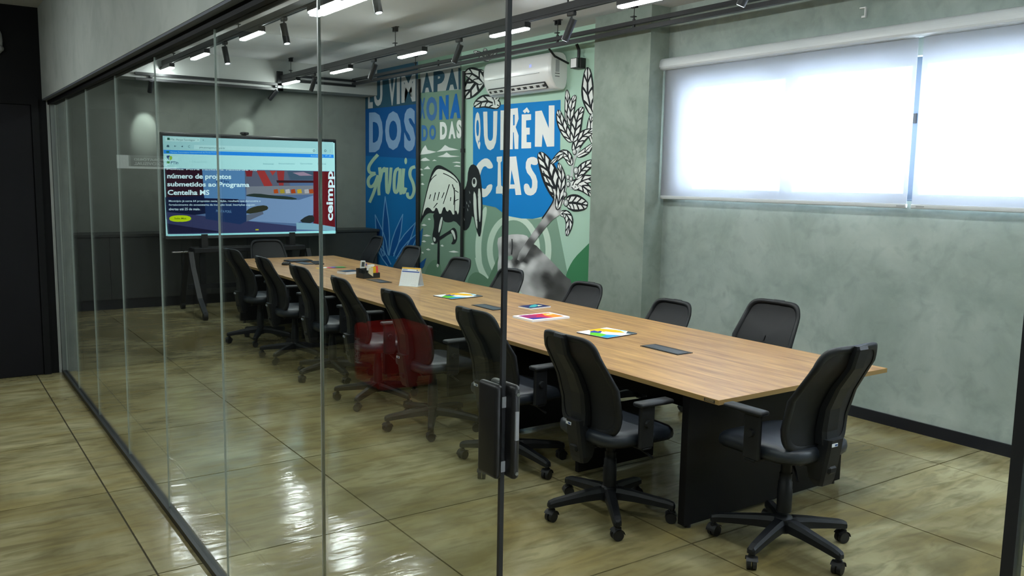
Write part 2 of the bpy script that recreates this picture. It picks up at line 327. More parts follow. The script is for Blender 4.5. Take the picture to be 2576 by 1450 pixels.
def spot(x, y, ztop, aim, label, watts=SPOT):
    t = thing('track_spotlight', label, 'spotlight', (x, y, ztop), 'black track spotlights')
    MB().rbox((x - .018, y - .045, ztop - .035), (x + .018, y + .045, ztop), .006, 1).build('adapter', BLACK, t)
    MB().cyl((x, y, ztop - .03), (x, y, ztop - .085), .008, n=10).build('stem', BLACK, t)
    dv = Vector(aim).normalized(); c = Vector((x, y, ztop - .10)) + dv * .03
    MB().cyl(c - dv * .075, c + dv * .105, .030, .030, 20).build('cylinder', BLACK, t)
    MB().cyl(c + dv * .1045, c + dv * .1062, .024, .024, 16).build('lens', LENS, t)
    ld = bpy.data.lights.new('spot', 'SPOT'); ld.energy = watts; ld.spot_size = math.radians(38); ld.spot_blend = .7; ld.shadow_soft_size = .022; ld.color = (.88, 1, .96)
    lo = bpy.data.objects.new('spot_light', ld); COL.objects.link(lo); lo.parent = t
    lo.location = c + dv * .112 - Vector((x, y, ztop)); lo.rotation_euler = dv.to_track_quat('-Z', 'Y').to_euler()
ZA, ZB = 3.125, 3.185
track('lighting_track', 4.4, -.8, 12.15, ZA, ZA + .075, 'black lighting track running over the window side of the table')
track('lighting_track', 2.8, -.8, 12.15, ZB, ZB + .075, 'black lighting track running along the ceiling nearer the glass wall')
nm = ['nearest', 'second', 'third', 'fourth', 'fifth', 'sixth', 'seventh', 'eighth']
for i, y in enumerate((1.0, 2.85, 4.70, 6.43, 8.24, 10.07, 11.79)): strip(4.4, y, ZA, 'white strip lamp on the window-side track, %s from the doorway' % nm[i])
for i, y in enumerate((1.2, 3.05, 4.88, 6.72, 8.54, 10.40, 12.0)): strip(2.8, y, ZB, 'white strip lamp on the glass-side track, %s from the doorway' % nm[i], .6)
for i, y in enumerate((3.75, 5.55, 7.28, 9.15, 10.95)): spot(4.4, y, ZA, (-.15, .42, -.9), 'black spotlight on the window-side track, %s from the doorway' % nm[i], 7)
for i, y in enumerate((3.95, 5.80, 7.65, 9.42)): spot(2.8, y, ZB, (.10, -.22, -.95), 'black spotlight on the glass-side track, %s from the doorway' % nm[i], 7)
spot(2.64, 12.17, 3.06, (0, .62, -.78), 'black spotlight throwing a bright patch on the end wall', SPOT * 1.3)
spot(4.31, 12.17, 3.06, (-.45, .55, -.72), 'black spotlight on the end tray, above the right of the screen', SPOT * .6)
for i, y in enumerate((5.6, 8.62, 11.78)): hanger(4.4, y, 3.41, ZA + .075, 'black rod hanger of the window-side track, %s from the doorway' % nm[i])
for i, y in enumerate((5.9, 8.95, 11.6)): hanger(2.8, y, 3.41, ZB + .075, 'black rod hanger of the glass-side track, %s from the doorway' % nm[i])
# cable channels
ct = thing('cable_tray', 'pair of black cable channels hung along the window wall', 'cable tray', (5.5, 5, 3.15))
for z in (3.148, 3.208): MB().box((5.478, -.8, z), (5.522, 12.15, z + .036)).build('channel', BLACK, ct)
for y in (3.1, 6.02, 7.16, 9.6): MB().box((5.492, y - .012, 3.15), (5.508, y + .012, 3.26)).build('bracket', BLACK, ct)
hanger(5.5, 6.02, 3.41, 3.244, 'black rod hanger of the cable channels in front of the column'); hanger(5.5, 3.1, 3.41, 3.244, 'black rod hanger of the cable channels above the blinds'); hanger(5.5, 7.16, 3.41, 3.244, 'black rod hanger of the cable channels above the air conditioner'); hanger(5.5, 10.2, 3.41, 3.244, 'black rod hanger of the cable channels over the blue mural lettering')
ft = thing('cable_tray', 'two black cable channels along the beam of the end wall', 'cable tray', (3.4, 12.17, 3.0))
for z in (2.99, 3.06): MB().box((2.45, 12.15, z), (4.42, 12.19, z + .034)).build('channel', BLACK, ft)
MB().box((4.34, 12.15, 2.99), (4.42, 12.19, 3.26)).build('riser', BLACK, ft)
f2 = thing('cable_tray', 'black cable channel joining the tracks at the far end of the ceiling', 'cable tray', (4.9, 12.12, 3.2))
for z in (3.12, 3.19): MB().box((4.45, 12.1, z), (5.52, 12.14, z + .034)).build('channel', BLACK, f2)
# conduits on the mural wall and end wall
def conduit(x, y, z0, z1, label, rr=.03, fit=None):
    t = thing('conduit', label, 'conduit', (x, y, z0), 'black conduits running down the walls')
    MB().cyl((x, y, z0), (x, y, z1), rr, n=12).build('pipe', BLACK, t)
    for z in fit or (): MB().cyl((x, y, z - .025), (x, y, z + .025), rr * 1.45, n=12).build('coupling', BLACK, t)
conduit(5.885, 10.83, .02, 3.16, 'black vertical conduit between the blue and the sage mural panels', .03)
conduit(5.89, 9.63, .02, 3.16, 'black vertical conduit right of the painted bird', .022, (2.15,))
conduit(5.15, 12.60, 1.06, 3.2, 'black vertical conduit on the end wall right of the screen', .018)
sb = thing('socket_box', 'black surface socket box with white outlet hanging beside the air conditioner', 'socket', (5.9, 7.27, 3.0))
MB().rbox((5.845, 7.20, 2.965), (5.92, 7.33, 3.075), .008, 2).build('box', BLACK, sb)
box('outlet', (5.80, 7.22, 2.975), (5.805, 7.31, 3.065), WHITEP, sb); MB().rbox((5.804, 7.205, 2.968), (5.846, 7.325, 3.072), .004, 1).build('bezel', BLACK, sb)
MB().tube([(5.87, 7.265, 3.07), (5.87, 7.265, 3.16), (5.84, 7.27, 3.22)], .017, 10).build('feed_conduit', BLACK, sb)
MB().tube([(5.62, 7.46, 3.17), (5.70, 7.46, 3.10), (5.88, 7.45, 3.04)], .012, 8).build('cable_whip', BLACK, sb)
# ------------------------------------------------------------------ air conditioner
ac = thing('air_conditioner', 'white wall-mounted split air conditioner above the blue lettering', 'air conditioner', (5.92, 8.18, 2.76))
ACW = mat('ac_white', (226, 227, 226), .22)
prof = chaikin([(5.92, 2.765), (5.92, 3.165), (5.74, 3.165), (5.685, 3.13), (5.672, 3.0), (5.685, 2.90), (5.74, 2.80), (5.80, 2.765)], 2)
MB().loft([[Vector((5.92 + (x - 5.92) * k, y, 2.965 + (z - 2.965) * q)) for x, z in prof] for y, k, q in ((7.52, .90, .94), (7.53, .97, .985), (7.56, 1, 1), (8.80, 1, 1), (8.83, .97, .985), (8.84, .90, .94))], True).build('body', ACW, ac)
sl = MB(); sl.box((5.70, 7.66, 2.768), (5.79, 8.72, 2.80), None); M = Matrix.Translation((5.722, 8.19, 2.818)) @ Matrix.Rotation(math.radians(-40), 4, 'Y')
MB().box((-.006, -.56, -.038), (.008, .56, .038), M).build('outlet_slot', mat('vent_dark', (46, 48, 50), .6), ac)
M2 = Matrix.Translation((5.715, 8.19, 2.815)) @ Matrix.Rotation(math.radians(-40), 4, 'Y')
for z in (-.026, .022): MB().box((-.012, -.55, z - .005), (.002, .55, z + .005), M2).build('louvre', ACW, ac)
for k in range(9): MB().box((-.009, -.48 + k * .12 - .022, -.014), (.0, -.48 + k * .12 + .022, .012), M2).build('vane', ACW, ac)
MB().box((5.669, 7.70, 2.945), (5.676, 8.70, 2.949)).build('panel_seam', GREYP, ac)
text_on('display_digits', '23', (5.670, 7.885, 3.05), (5.670, 7.845, 3.05), (5.670, 7.845, 3.02), (5.670, 7.885, 3.02), emat('blue_led', (120, 140, 255), .8), ac)
MB().box((5.671, 8.0, 3.028), (5.676, 8.02, 3.032)).build('status_lamp', WHITEP, ac)
MB().box((5.76, 7.517, 2.95), (5.81, 7.5225, 3.08)).build('energy_label', mat('label_grey', (170, 172, 174), .5), ac)
for z in (2.90, 2.93): MB().box((5.755, 7.517, z), (5.815, 7.5225, z + .008)).build('print_line', mat('print_dark', (90, 92, 95), .5), ac)
# ------------------------------------------------------------------ low cabinet along the end wall
CABM = mat('charcoal_cabinet', (58, 60, 58), .55)
lc = thing('low_cabinet', 'low charcoal cabinet running along the end wall below the screen', 'cabinet', (3.5, 12.36, 0))
box('plinth', (1.16, 12.15, 0), (5.84, 12.6, .13), BLACK, lc); box('body', (1.15, 12.13, .13), (5.88, 12.61, .95), CABM, lc)
box('top', (1.145, 12.09, .955), (5.9, 12.615, .99), mat('cabinet_top', (52, 54, 52), .45), lc)
xs = [1.16, 2.05, 2.95, 3.85, 4.75, 5.86]
for a, b in zip(xs[:-1], xs[1:]): box('door', (a + .003, 12.11, .14), (b - .003, 12.13, .945), CABM, lc)
# ------------------------------------------------------------------ conference table
def wood_mat():
    m = bpy.data.materials.new('walnut_laminate'); m.use_nodes = True; nt = m.node_tree; N = nt.nodes; L = nt.links; b = N['Principled BSDF']
    g = N.new('ShaderNodeNewGeometry')
    def nz(sc, st, det=4):
        mp = N.new('ShaderNodeMapping'); mp.inputs['Scale'].default_value = st; L.new(g.outputs['Position'], mp.inputs[0])
        n = N.new('ShaderNodeTexNoise'); n.inputs['Scale'].default_value = sc; n.inputs['Detail'].default_value = det; n.inputs['Roughness'].default_value = .65; L.new(mp.outputs[0], n.inputs[0]); return n
    a, c = nz(5, (5, .35, 1)), nz(16, (7, .22, 1), 5)
    r1 = N.new('ShaderNodeValToRGB'); e = r1.color_ramp.elements; e[0].position = .30; e[1].position = .72; e[0].color = lin((134, 91, 46)); e[1].color = lin((200, 155, 92))
    r2 = N.new('ShaderNodeValToRGB'); e = r2.color_ramp.elements; e[0].position = .52; e[1].position = .70; e[0].color = (0, 0, 0, 1); e[1].color = (.6, .6, .6, 1)
    L.new(a.outputs[0], r1.inputs[0]); L.new(c.outputs[0], r2.inputs[0])
    mx = N.new('ShaderNodeMix'); mx.data_type = 'RGBA'; L.new(r2.outputs[0], mx.inputs[0]); L.new(r1.outputs[0], mx.inputs[6]); mx.inputs[7].default_value = lin((120, 82, 52))
    L.new(mx.outputs[2], b.inputs['Base Color']); b.inputs['Roughness'].default_value = .40; b.inputs['Specular IOR Level'].default_value = 1.0; return m
WOOD = wood_mat(); EDGE = mat('walnut_edge', (158, 128, 80), .4); PANEL = mat('black_panel', (9, 8, 10), .55, spec=.25)
T = .737; TX0, TX1 = 3.15, 4.575; TY = [2.75, 4.79, 6.81, 8.79, 10.76]
tb = thing('conference_table', 'long wood-topped conference table with black panel legs', 'table', (3.86, 6.75, 0))
for a, b in zip(TY[:-1], TY[1:]):
    tp = MB().box((TX0 + .001, a + .0012, T - .0005), (TX1 - .001, b - .0012, T)).build('tabletop', WOOD, tb)
    MB().box((TX0, a + .0008, T - .025), (TX1, b - .0008, T - .0006)).build('edge_band', EDGE, tp)
for y in (2.96, 4.80, 6.82, 8.80, 10.28):
    x0, x1 = (3.17, 4.50) if y < 3 or y > 10 else (3.38, 4.24)
    MB().box((x0, y, .02 if y < 3 else .03), (x1, y + .045, T - .025)).build('leg_panel', PANEL, tb)
    for x in (x0 + .05, x1 - .05): MB().cyl((x, y + .022, 0), (x, y + .022, .03), .018, n=10).build('glide', BLACK, tb)
for y in (3.86, 5.82, 7.86, 9.8): MB().box((3.20 if y < 4 else 3.45, y, .035), (3.82 if y < 4 else 4.2, y + .03, .42)).build('cable_panel', PANEL, tb)
for a, b in zip(TY[:-1], TY[1:]): MB().box((3.80, a + .25, .42), (3.92, b - .02, T - .03)).build('cable_duct', PANEL, tb)
GR = mat('grommet_grey', (70, 74, 80), .35); GRB = mat('grommet_black', (16, 17, 20), .4)
for y in (3.80, 5.84, 7.88, 9.9):
    gb = MB().box((3.772, y - .165, T), (3.905, y + .165, T + .0035)).build('cable_box', GRB, tb)
    MB().box((3.781, y - .155, T + .0035), (3.872, y + .155, T + .0055)).build('flap', GR, gb)
MB().box((TX0 - .001, 2.775, T - .022), (TX0, 2.845, T - .006)).build('maker_label', mat('label_dark', (52, 48, 40), .4), tb)
for z in (T - .019, T - .014, T - .010): MB().box((TX0 - .0015, 2.782, z), (TX0 - .0008, 2.838, z + .0018)).build('label_print', mat('label_print', (150, 132, 96), .4), tb)
# ------------------------------------------------------------------ office chairs
PLAS = mat('chair_plastic', (20, 22, 26), .48, spec=.35, bump=.02, bscale=300); SEATM = mat('chair_vinyl', (30, 36, 45), .42, bump=.03, bscale=180); MESHM = mat('chair_mesh', (14, 15, 20), .65, alpha=.93); RUB = mat('caster_rubber', (20, 20, 22), .5)  # vinyl colour holds the bluish tint that window light gives the seats
def se(th, n, a, b):
    c, s_ = math.cos(th), math.sin(th); return (a * math.copysign(abs(c) ** (2 / n), c), b * math.copysign(abs(s_) ** (2 / n), s_))
def back_pt(s, t, off=0.0):
    w = (.250 - .028 * t) if t > .25 else .250 - .0 * t
    x = s * (.238 + .014 * min(1, t * 2) - .074 * max(0, t - .5)); z = .475 + .525 * t
    y = -.185 - .155 * t + .055 * math.sin(PI * min(1, t * 1.25)) + .035 * s * s
    return Vector((x, y + off, z))
def caster_mesh():
    m = MB()
    for sx in (-.013, .013): m.cyl((sx - .009, 0, .029), (sx + .009, 0, .029), .029, n=18)
    n = 12; lp = []
    for x in (-.027, .027):
        lp.append([Vector((x, math.cos(t) * .034, .029 + math.sin(t) * .034)) for t in [PI * (.02 + i / (n - 1) * .80) for i in range(n)]])
    vs = lp[0] + lp[1]; m.add(vs, [(i, i + 1, n + i + 1, n + i) for i in range(n - 1)], True)
    m.cyl((0, .006, .058), (0, .006, .088), .011, n=10).cyl((0, .006, .052), (0, .006, .066), .017, n=12)
    return m
def make_chair():
    t = thing('office_chair', 'proto', 'chair')
    b = MB()
    for k in range(5):
        a = 2 * PI * k / 5; M = Matrix.Rotation(a, 4, 'Z'); lp = []
        for rr, zc, w_, h_ in ((.02, .125, .030, .030), (.06, .128, .030, .030), (.14, .122, .027, .026), (.24, .110, .024, .022), (.315, .100, .022, .020), (.345, .094, .020, .016), (.352, .090, .012, .010)):
            lp.append([M @ Vector((rr, y, z)) for y, z in ((-w_, zc - h_), (w_, zc - h_), (w_, zc + h_ * .3), (w_ * .62, zc + h_), (-w_ * .62, zc + h_), (-w_, zc + h_ * .3))])
        b.loft(lp, True, False)
    b.lathe((0, 0, 0), [(0, .085), (.042, .085), (.048, .10), (.048, .15), (.040, .165), (.0, .165)], 20)
    bo = b.build('base', PLAS, t)
    c0 = None
    for k in range(5):
        a = 2 * PI * k / 5
        if c0 is None: c0 = caster_mesh().build('caster', RUB, bo, True); c = c0
        else: c = cp(c0, bo)
        c.location = (math.cos(a) * .332, math.sin(a) * .332, 0); c.rotation_euler.z = a + (.9, -.5, 2.1, .3, -1.4)[k]
    MB().lathe((0, 0, 0), [(.036, .15), (.037, .26), (.034, .265), (.034, .30), (.030, .303), (.030, .345)], 18).cyl((0, 0, .20), (0, 0, .42), .0255, n=16).build('gas_column', PLAS, t)
    mc = MB().rbox((-.075, -.13, .385), (.075, .10, .432), .012, 1).rbox((-.03, -.26, .375), (.03, -.10, .415), .01, 1).build('mechanism', PLAS, t)
    MB().tube([(.05, .02, .405), (.20, .03, .395), (.285, .035, .372)], .006, 8).build('lever', PLAS, mc); MB().tube([(-.05, -.06, .40), (-.10, -.13, .365), (-.125, -.16, .335)], .006, 8).build('lever', PLAS, mc)
    # seat: rounded cushion with a falling front edge
    def sl(sc, z, k): return [Vector((p[0], p[1] + .034, z + (-.55 * max(0, p[1] - .06) ** 2 - .25 * max(0, p[1] - .12) ** 2) * k)) for p in [se(2 * PI * i / 40, 4.5, .248 * sc, .252 * sc) for i in range(40)]]
    st = MB().loft([sl(.90, .432, .7), sl(.985, .440, .8), sl(1.0, .462, 1), sl(.985, .485, 1), sl(.93, .498, 1), sl(.75, .503, 1), sl(.35, .500, 1)], True).build('seat', SEATM, t)
    MB().loft([sl(.70, .416, .5), sl(.94, .428, .7), sl(.97, .440, .8)], True).build('seat_shell', PLAS, t)
    MB().box((-.10, -.214, .450), (-.065, -.208, .462)).build('seat_tag', mat('red_tag', (200, 30, 60), .5), st)
    # backrest: rim and mesh
    n = 48; TH = [2 * PI * i / n for i in range(n)]
    def ring(k, off): return [back_pt(x * k if True else x, .5 + .5 * z * (1 - (1 - k) * .95), off) for x, z in [se(a, 6.5, 1, 1) for a in TH]]
    lo = [ring(.87, -.010), ring(.94, -.016), ring(1.0, -.010), ring(1.0, .006), ring(.94, .012), ring(.87, .004), ring(.87, -.010)]
    MB().loft(lo, False).build('back_rim', PLAS, t)
    mm = MB(); rs = [.02, .3, .55, .75, .885]
    mm.loft([ring(k, -.006) for k in rs], False); mm.loft([ring(k, .0) for k in rs[::-1]], False)
    mm.build('back_mesh', MESHM, t)
    lob = MB(); lob.rbox((-.20, -.150, .492), (.20, -.135, .545), .007, 2); lob.build('lumbar_band', SEATM, t)
    # spine: tapering plastic column running down behind the seat
    sp = []
    for tt in (1.0, .97, .8, .6, .4, .2, .08):
        p = back_pt(0, tt); hw = .042 + .016 * (1 - tt); dp = .030 + .030 * (1 - tt)
        if tt == 1.0: dp = .020
        y = p.y - .008; sp.append([Vector((-hw, y - .002, p.z)), Vector((hw, y - .002, p.z)), Vector((hw, y - dp * .7, p.z)), Vector((hw * .72, y - dp, p.z)), Vector((-hw * .72, y - dp, p.z)), Vector((-hw, y - dp * .7, p.z))])
    so = MB().loft(sp[::-1], True, False).build('spine', PLAS, t)
    ls = []
    for z, y0, y1, hw in ((.545, -.225, -.272, .052), (.48, -.185, -.264, .053), (.40, -.150, -.250, .053), (.345, -.165, -.240, .052), (.315, -.190, -.230, .046)):
        ls.append([Vector((-hw, y0, z)), Vector((hw, y0, z)), Vector((hw, y1 + .012, z)), Vector((hw - .012, y1, z)), Vector((-hw + .012, y1, z)), Vector((-hw, y1 + .012, z))])
    sv = MB().loft(ls[::-1], True, False).build('spine_sleeve', PLAS, t)
    MB().box((-.042, -.2735, .515), (.0, -.2705, .53)).build('sticker', mat('white_sticker', (225, 228, 235), .4), sv)
    MB().box((-.022, -.2745, .518), (-.004, -.2730, .527)).build('sticker_print', mat('sticker_blue', (40, 70, 130), .4), sv)
    for sx in (-1, 1):
        am = MB().rbox((sx * .262, -.055, .425), (sx * .288, .040, .655), .008, 1).rbox((sx * .12, -.035, .416), (sx * .285, .030, .430), .005, 1).build('armrest', PLAS, t)
        MB().cyl((sx * .288, -.008, .555), (sx * .300, -.008, .555), .021, .017, 16).build('knob', PLAS, am)
        MB().rbox((sx * .240, -.075, .644), (sx * .312, .150, .670), .012, 2).build('arm_pad', PLAS, am)
    return t
UPPER = None
proto = make_chair()
def place(x, y, rz, dz, label, group, base_rz=0.0, db=0.0, first=[True]):
    o = proto if first[0] else tree_copy(proto); first[0] = False
    o.location = (x, y, 0); o.rotation_euler.z = rz; o['label'] = label; o['group'] = group
    for c in o.children:
        n = c.name.split('.')[0]
        if n == 'base': c.rotation_euler.z = base_rz
        elif n == 'gas_column': c.location.z = dz * .5
        elif n in ('back_rim', 'back_mesh', 'spine', 'lumbar_band'): c.location.z = dz + db
        else: c.location.z = dz
    return o
CH = []
GL, GW = 'black office chairs on the glass side of the table', 'black office chairs on the window side of the table'
# x, y of the hub, turn of the seat, lift, turn of the star base
left = [(2.98, 3.33, -.02, .02, 1.94), (3.01, 4.28, .02, .02, 2.55), (2.98, 5.25, .03, .02, 1.93), (2.97, 6.12, -.10, .02, 1.67), (3.00, 7.10, .02, .02, 2.44), (3.00, 8.02, -.02, .02, 1.59), (3.00, 9.05, .12, .02, 1.9)]
ln = ['nearest the doorway', 'second from the doorway', 'third from the doorway', 'fourth from the doorway', 'third from the screen end', 'second from the screen end', 'nearest the screen']
PAIR = []
for i, (x, y, a, dz, br) in enumerate(left): place(x, y, -PI / 2 + a, dz, 'black mesh-back office chair on the glass side, ' + ln[i], GL, br)
right = [(4.66, 3.86, .03, -.033), (4.66, 4.87, -.04, -.153), (4.66, 5.93, .03, -.127), (4.66, 7.13, .05, -.117), (4.66, 8.13, .02, -.085), (4.70, 9.34, .0, -.043), (4.82, 10.6, -.1, -.004)]
for i, (x, y, a, dz) in enumerate(right):
    place(x, y, PI / 2 + a, max(dz, -.06), 'black mesh-back office chair on the window side, ' + ['nearest the doorway', 'second from the doorway', 'third from the doorway', 'fourth from the doorway', 'third from the screen end', 'second from the screen end', 'nearest the screen'][i], GW, .3 + i, min(0, dz + .06))
place(3.43, 2.55, .0, .075, 'black mesh-back office chair at the near end of the table', 'black office chairs at the table ends', .87)
place(3.78, 10.78, PI + .02, -.05, 'black mesh-back office chair at the far end of the table, below the screen', 'black office chairs at the table ends', .2)
# ------------------------------------------------------------------ display on its wheeled stand
SY = 11.35
tv = thing('display_screen', 'large flat display showing a web page, mounted on a wheeled stand', 'display', (3.65, SY + .05, 1.0))
a, b = ony(404, 333, SY), ony(846, 600, SY); TVX0, TVX1 = a.x + .0, ony(848, 460, SY).x; TVZ1 = (a.z + ony(848, 349, SY).z) / 2; TVZ0 = (ony(411, 602, SY).z + ony(846, 590, SY).z) / 2
MB().rbox((TVX0, SY + .012, TVZ0), (TVX1, SY + .09, TVZ1), .012, 2).build('casing', mat('display_grey', (60, 62, 64), .4), tv)
MB().box((TVX0 + .012, SY + .004, TVZ0 + .05), (TVX1 - .012, SY + .0125, TVZ1 - .02)).build('bezel', mat('display_bezel', (12, 14, 18), .25), tv)
MB().rbox((TVX0 + .02, SY - .004, TVZ0 - .012), (TVX1 - .25, SY + .06, TVZ0 + .036), .006, 1).build('speaker_bar', mat('display_bar', (66, 68, 70), .4), tv)
C5 = lambda x, y: (390 + x / 4.394, 310 + y / 4.394)
CNT = [0]
def sp(x, y, k=0): return ony(*C5(x, y), SY + .0006 - .0007 * k - .000004 * CNT[0])
sx0, sx1 = sp(85, 140).x, sp(1990, 700).x; sz1 = sp(1000, 178).z; sz0 = sp(1000, 1243).z
scr = MB().box((sx0, SY + .0012, sz0), (sx1, SY + .0038, sz1)).build('screen', emat('screen_page', (178, 236, 240), .54), tv)
def spoly(name, pts, rgb, k=1, em=.7):
    CNT[0] += 1; m = emat('screen_%d_%d_%d_%.2f' % (*rgb, em), rgb, em * .72)
    return MB().add([sp(x, y, k) for x, y in pts], [tuple(range(len(pts)))]).build(name, m, scr)
def stext(txt, x0, y0, x1, y1, rgb, k=6, bold=.0, slope=.0, em=.8):
    CNT[0] += 1; m = emat('screen_%d_%d_%d_%.2f' % (*rgb, em), rgb, em * .72)
    return text_on('screen_text', txt, sp(x0, y0, k), sp(x1, y0 + slope * (x1 - x0), k), sp(x1, y1 + slope * (x1 - x0), k), sp(x0, y1, k), m, scr, bold)
spoly('browser_bar', [(88, 145), (1970, 210), (1972, 345), (92, 295)], (165, 222, 228), 1)
spoly('tab', [(110, 150), (495, 165), (495, 208), (112, 200)], (190, 240, 242), 2)
spoly('address_field', [(430, 240), (1775, 280), (1775, 325), (430, 288)], (185, 238, 242), 2)
stext('PTIn - Parque Tecnológico', 168, 170, 440, 196, (60, 90, 100), 3, 0, .03); spoly('tab_icon', [(134, 160), (162, 161), (162, 187), (134, 186)], (20, 90, 70), 3); stext('x', 470, 180, 482, 192, (40, 70, 80), 3); stext('+', 525, 181, 541, 196, (40, 70, 80), 3)
for x, ch in ((128, '⌂'),): spoly('home_icon', [(128, 250), (143, 237), (157, 251), (157, 266), (128, 265)], (50, 90, 110), 3)
stext('←', 210, 247, 234, 262, (40, 80, 100), 3) if False else spoly('back_icon', [(210, 254), (222, 244), (222, 252), (234, 252), (234, 257), (222, 257), (222, 265)], (40, 80, 100), 3)
spoly('forward_icon', [(312, 257), (300, 247), (300, 255), (288, 255), (288, 260), (300, 260), (300, 268)], (40, 80, 100), 3)
stext('C', 366, 246, 388, 272, (40, 80, 100), 3); stext('ptin.pontapora.ms.gov.br', 490, 258, 775, 284, (60, 100, 115), 3, 0, .03)
for x in (1745, 1870): stext('o', x, 292, x + 24, 318, (50, 90, 105), 3)
spoly('reader_icon', [(1805, 292), (1830, 293), (1830, 316), (1805, 315)], (20, 60, 110), 3); stext(':', 1933, 295, 1938, 318, (40, 80, 100), 3)
spoly('blue_strip', [(93, 295), (1974, 348), (1976, 386), (95, 337)], (40, 140, 235), 2, .8)
stext('Parque Tecnológico Internacional de Ponta Porã', 172, 312, 670, 332, (140, 210, 250), 4, 0, .014); stext('Acessibilidade   PT_BR', 1720, 352, 1950, 372, (150, 215, 250), 4, 0, .014)
spoly('flag', [(124, 308), (156, 309), (156, 328), (124, 327)], (40, 120, 90), 4)
# page header logo
spoly('logo_mark', [(128, 360), (165, 358), (150, 385), (160, 415), (128, 380)], (30, 60, 120), 3); spoly('logo_mark', chaikin([(160, 360), (188, 366), (190, 395), (168, 415), (158, 395)], 2), (150, 200, 40), 3)
spoly('logo_mark', [(130, 420), (162, 421), (162, 446), (130, 446)], (60, 150, 70), 3); stext('PTIn', 174, 422, 256, 452, (20, 80, 120), 4, .02)
for y in (458, 467, 476): spoly('logo_line', [(132, y), (215 if y > 458 else 256, y + 1), (215 if y > 458 else 256, y + 4), (132, y + 3)], (140, 200, 205), 3)
stext('Buscar no site...', 435, 420, 585, 436, (140, 195, 200), 3); stext('Q', 405, 418, 422, 436, (140, 195, 200), 3)
for tx, x0, x1 in (('Institucional', 1195, 1310), ('Empreendedorismo', 1368, 1545), ('Oportunidades', 1605, 1740), ('Notícias', 1800, 1890)): stext(tx, x0, 440, x1, 458, (90, 150, 165), 3, 0, .01)
# the photograph on the page
spoly('page_photo', [(105, 498), (1980, 532), (1996, 1188), (142, 1228)], (96, 128, 176), 2, .55)
spoly('photo_sky', [(980, 520), (1750, 530), (1750, 640), (1000, 640)], (90, 110, 140), 3, .55); spoly('photo_building', [(990, 522), (1460, 526), (1500, 720), (1000, 730)], (110, 120, 145), 3, .5)
spoly('photo_dark', [(108, 505), (525, 512), (540, 830), (120, 840)], (60, 34, 52), 3, .45); spoly('photo_dark', [(112, 820), (560, 800), (560, 1000), (125, 1060)], (28, 40, 78), 3, .45)
spoly('photo_pavement', [(120, 980), (1000, 1080), (1560, 1140), (1560, 1215), (142, 1228)], (66, 74, 120), 3, .5); spoly('photo_dark', [(130, 1110), (760, 1205), (140, 1222)], (38, 40, 74), 4, .5)
spoly('photo_road', [(1005, 810), (1590, 850), (1750, 800), (1750, 1010), (1560, 1110), (1010, 1080)], (130, 165, 210), 3, .6)
spoly('photo_red_arm', [(1120, 525), (1210, 526), (1300, 690), (1215, 715)], (190, 70, 70), 4, .5); spoly('photo_red_arm', [(1345, 527), (1430, 528), (1420, 690), (1370, 690)], (180, 68, 70), 4, .5); spoly('photo_red_arm', [(995, 522), (1080, 524), (1070, 590), (1010, 590)], (150, 50, 60), 4, .5); spoly('photo_red_arm', [(1265, 527), (1340, 527), (1300, 580)], (200, 80, 75), 4, .5)
spoly('photo_house', [(1460, 535), (1750, 540), (1750, 625), (1500, 625)], (80, 110, 135), 4, .5); spoly('photo_house', [(1520, 548), (1640, 540), (1745, 580), (1600, 582)], (170, 150, 175), 5, .6)
spoly('photo_fence', [(1340, 632), (1750, 636), (1750, 660), (1350, 660)], (70, 40, 48), 5, .5); spoly('photo_plaza', [(1010, 700), (1750, 690), (1750, 790), (1010, 800)], (140, 150, 165), 4, .55)
for x, c in ((1310, (200, 90, 40)), (1380, (190, 170, 60)), (1440, (210, 210, 215)), (1500, (190, 80, 40)), (1570, (220, 190, 60)), (1650, (200, 200, 205)), (1700, (190, 90, 50))): spoly('photo_bench', [(x, 735), (x + 45, 728), (x + 55, 775), (x + 5, 778)], c, 5, .55)
spoly('photo_hedge', chaikin([(1010, 790), (1120, 775), (1300, 800), (1480, 810), (1590, 840), (1500, 850), (1010, 810)], 1), (52, 70, 66), 5, .5)
spoly('photo_hedge', chaikin([(1010, 960), (1100, 920), (1230, 905), (1260, 950), (1180, 980), (1010, 1010)], 1), (60, 66, 52), 5, .5); spoly('photo_kerb', [(1010, 1015), (1190, 975), (1200, 1005), (1010, 1090)], (110, 125, 150), 5, .5)
spoly('photo_hedge', chaikin([(1580, 1095), (1680, 1020), (1760, 1020), (1760, 1110)], 1), (48, 58, 60), 5, .5); spoly('photo_planter', [(1560, 1100), (1760, 1110), (1992, 1150), (1994, 1190), (1565, 1175)], (140, 190, 215), 5, .6)
spoly('photo_sign_slab', [(520, 512), (990, 520), (1000, 845), (545, 830)], (96, 150, 205), 4, .6); spoly('photo_sign_base', [(550, 850), (1010, 880), (1010, 1085), (940, 1120), (560, 1060)], (38, 66, 118), 4, .5); spoly('photo_sign_base', [(555, 830), (920, 840), (920, 885), (555, 880)], (30, 40, 76), 5, .5)
stext('PTIn', 675, 628, 815, 660, (40, 80, 140), 5, .02, 0, .6); stext('PONTA PORÃ', 675, 950, 845, 985, (120, 170, 220), 5, .01, .06, .5)
spoly('photo_pillar', [(1750, 533), (1978, 538), (1992, 1160), (1750, 1120)], (120, 34, 44), 4, .5)
m = emat('screen_ceimpp', (205, 235, 245), .6); vs, fs, _ = glyphs('ceimpp', .03)
MB().add([sp(1990 - y * 95 - 0 * x, 1080 - x * 550, 6) for x, y in vs], fs).build('screen_text', m, scr)
